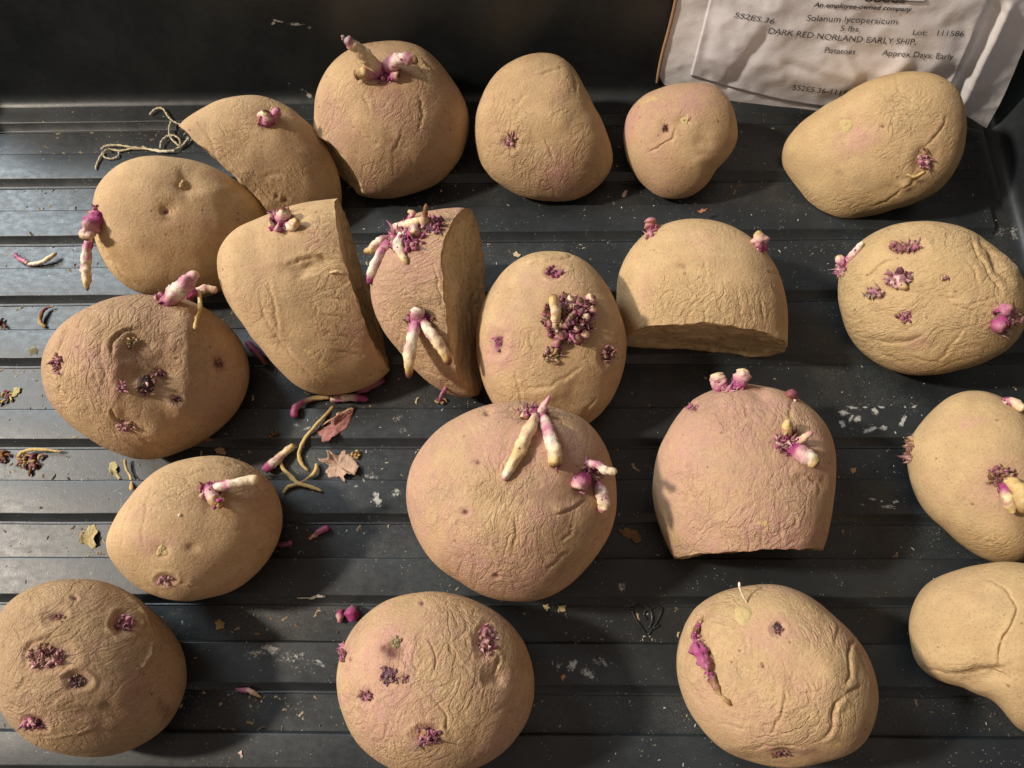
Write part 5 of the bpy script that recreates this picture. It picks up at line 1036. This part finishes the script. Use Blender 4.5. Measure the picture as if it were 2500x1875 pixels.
text('552ES 36', (1585,37), (1672,52), 11)
text('Solanum lycopersicum', (1742,45), (1939,53), 13)
text('5 lbs', (1814,67), (1855,69), 12)
text('Lot:   111586', (1971,76), (2082,79), 12)
text('DARK RED NORLAND EARLY SHIP,', (1659,72), (1978,97), 12.5, sag=4)
text('Potatoes', (1781,114), (1848,118), 12)
text('Approx Days: Early', (1905,120), (2060,129), 12.5)
text('552ES 36-111586', (1711,194), (1848,210), 11)
mbk = MB(); V, Fs = tube_raw([bag_hit(x, y, .0012) for x, y in catmull([(1880,-2),(1930,1),(1985,4),(1999,2),(1998,-8)], 24)], .00022, 5, flat=1); mbk.add(V, Fs, (.05,.05,.05)); o = mbk.build('printed_line', M_INK, bag, BL_); o.parent = lab

# ------------------------------------------------------------------ water marks, dust and crumbs
def stain(x, y, rx, ry, rot=0, seed=0, ringy=False, stren=1.0):
    n, m = 18, 6; V, A = [], []; r = random.Random(seed); ra = math.radians(rot); sh = [1+.3*math.sin(2*k/n*6.28+seed)+.22*r.uniform(-1,1) for k in range(n)]
    for i in range(m):
        f = 1-i/(m-1)
        for k in range(n):
            a = 2*math.pi*k/n; dx, dy = rx*f*sh[k]*math.cos(a), ry*f*sh[k]*math.sin(a)
            p, nn = tray_hit(x+dx*math.cos(ra)-dy*math.sin(ra), y+dx*math.sin(ra)+dy*math.cos(ra)); V.append(p+nn*.00012); A.append(stren*(min(1, (1-f)*1.5)) if not ringy else stren*(.2+1.1*math.exp(-((f-.7)/.25)**2)))
    ii = np.arange(m*n).reshape(m, n); jj = np.roll(ii, -1, 1)
    return link('water_mark', np_mesh('water_mark', V, np.stack([ii[:-1], jj[:-1], jj[1:], ii[1:]], -1).reshape(-1, 4), {'a': A}), M_STAIN, tray)
for k, (x, y, rx, ry, ro, st) in enumerate([(585,1403,20,15,0,1),(690,1432,18,11,20,.7),(560,1412,34,20,0,.55),(630,1420,50,20,0,.5),(665,925,14,5,0,.8),(640,918,12,4,0,.7),(815,1080,12,22,0,1.1),(800,1030,20,8,0,.55),(855,1065,12,18,0,.7),(770,1050,10,5,0,.7),
 (1237,1437,17,15,0,1.0),(1205,1440,9,9,0,.7),(1270,1455,32,16,10,.65),(1300,1430,34,18,0,.5),(1343,1270,11,18,15,.8),(1318,1048,7,11,0,.3),(860,905,14,10,0,.5),(1000,905,20,10,0,.3),
 (1822,892,18,7,-5,1.0),(1840,880,16,5,0,1.0),(1820,915,7,16,-20,1.0),(1852,905,11,12,0,.95),(1838,905,6,13,15,1.0),(1880,928,30,6,-12,1.0),(1908,925,16,6,-14,1.0),(1890,888,10,9,0,1.1),(1905,880,9,4,0,1.1),(1868,880,6,4,0,1),(1950,910,16,10,-40,1.2),(1975,878,8,4,0,1.1),(1934,934,4,4,0,1),(1955,880,4,3,0,1),
 (1885,1078,9,4,0,.95),(1905,1083,4,4,0,1),(1935,1084,10,5,0,.9),(1920,1095,24,5,10,.8),(1865,1090,12,4,0,.5),(870,930,20,8,0,.45),(1050,880,14,6,0,.4),(600,45,14,5,12,1.0),(590,50,6,6,0,1),(640,52,26,5,8,.85),(668,60,16,4,8,.5),(668,206,12,5,30,1.1),(655,195,10,5,10,.6),(625,180,3,3,0,1),(1235,892,9,5,0,.8),(1597,392,6,4,0,.6),
 (2160,500,30,12,0,.5),(2190,505,16,20,0,.6),(1975,940,12,6,0,.6),(800,900,16,7,0,.3),(250,1060,30,3,-30,.5),(265,1068,24,2.5,30,.5),(60,560,20,5,0,.35),(130,430,22,6,0,.25),(480,1110,10,4,0,.0)]):
    if st: stain(x, y, rx, ry, ro, k, ringy=False, stren=st)

def crumbs(name, label, N, seed, sz, cols, region=None, dens=None):
    r = np.random.RandomState(seed); Vs, Fs, Cs = [], [], []; n = 0; cnt = 0; tries = 0
    while cnt < N and tries < N*12:
        tries += 1; x = r.uniform(XL+.05, RW_X-.004); y = r.uniform(-.08, YW-.004)
        g = float(noise(np.array([[x*30, y*30, seed]]), 2)[0])+.5
        k = None; z = -HR; edge_d = 1
        for (yf, yb) in RIBS:
            if yf-.0006 <= y <= yb+.0006: z = 0; break
            if yf-.0036 < y < yf: z = None; break
            if 0 < yf-.0036-y: edge_d = min(edge_d, yf-.0036-y)
            if 0 < y-yb: edge_d = min(edge_d, y-yb-.0006)
        if z is None: continue
        p = dens(x, y, z, edge_d)*g*2
        if r.rand() > p: continue
        s = sz*(.35+r.rand()**3*2.2); a = r.rand()*6.28; ca, sa = math.cos(a), math.sin(a); el = 1+r.rand()*1.5
        base = [(-1,-.6,0),(1,-.5,0),(.7,.8,0),(-.6,.7,0),(.1,0,.7+r.rand()*.5)]
        V = [(x+s*(ca*bx*el-sa*by), y+s*(sa*bx*el+ca*by), z+s*bz*.7+.00005) for bx, by, bz in base]
        Vs += V; Fs += [[n,n+1,n+4],[n+1,n+2,n+4],[n+2,n+3,n+4],[n+3,n,n+4],[n+3,n+2,n+1,n]]; c = np.array(cols[r.randint(len(cols))])*(.7+.5*r.rand()); Cs += [np.clip(c,0,1)]*5; n += 5; cnt += 1
    mb = MB(); mb.add(Vs, Fs, Cs); o = mb.build(name, M_DRY, None, (0,0,0), smooth=False); tag(o, label, 'crumbs', kind='stuff'); return o
crumbs('white_dust_specks', 'fine whitish dust specks scattered over the whole tray', 2300, 3, .00014, [(.55,.52,.46),(.48,.44,.36),(.6,.58,.54)], dens=lambda x, y, z, e: .35 if z == 0 else (.9 if e < .004 else .5))
crumbs('tan_skin_crumbs', 'tan crumbs of dried skin and soil gathered along the left channels', 2800, 8, .00030, [(.34,.27,.16),(.24,.18,.11),(.42,.35,.22),(.12,.09,.06)], dens=lambda x, y, z, e: (.04 if z == 0 else (1.0 if e < .003 else .35))*(1.0 if x < -.09 else (.30 if x < .03 else .12)))
print('objects', len(bpy.data.objects))
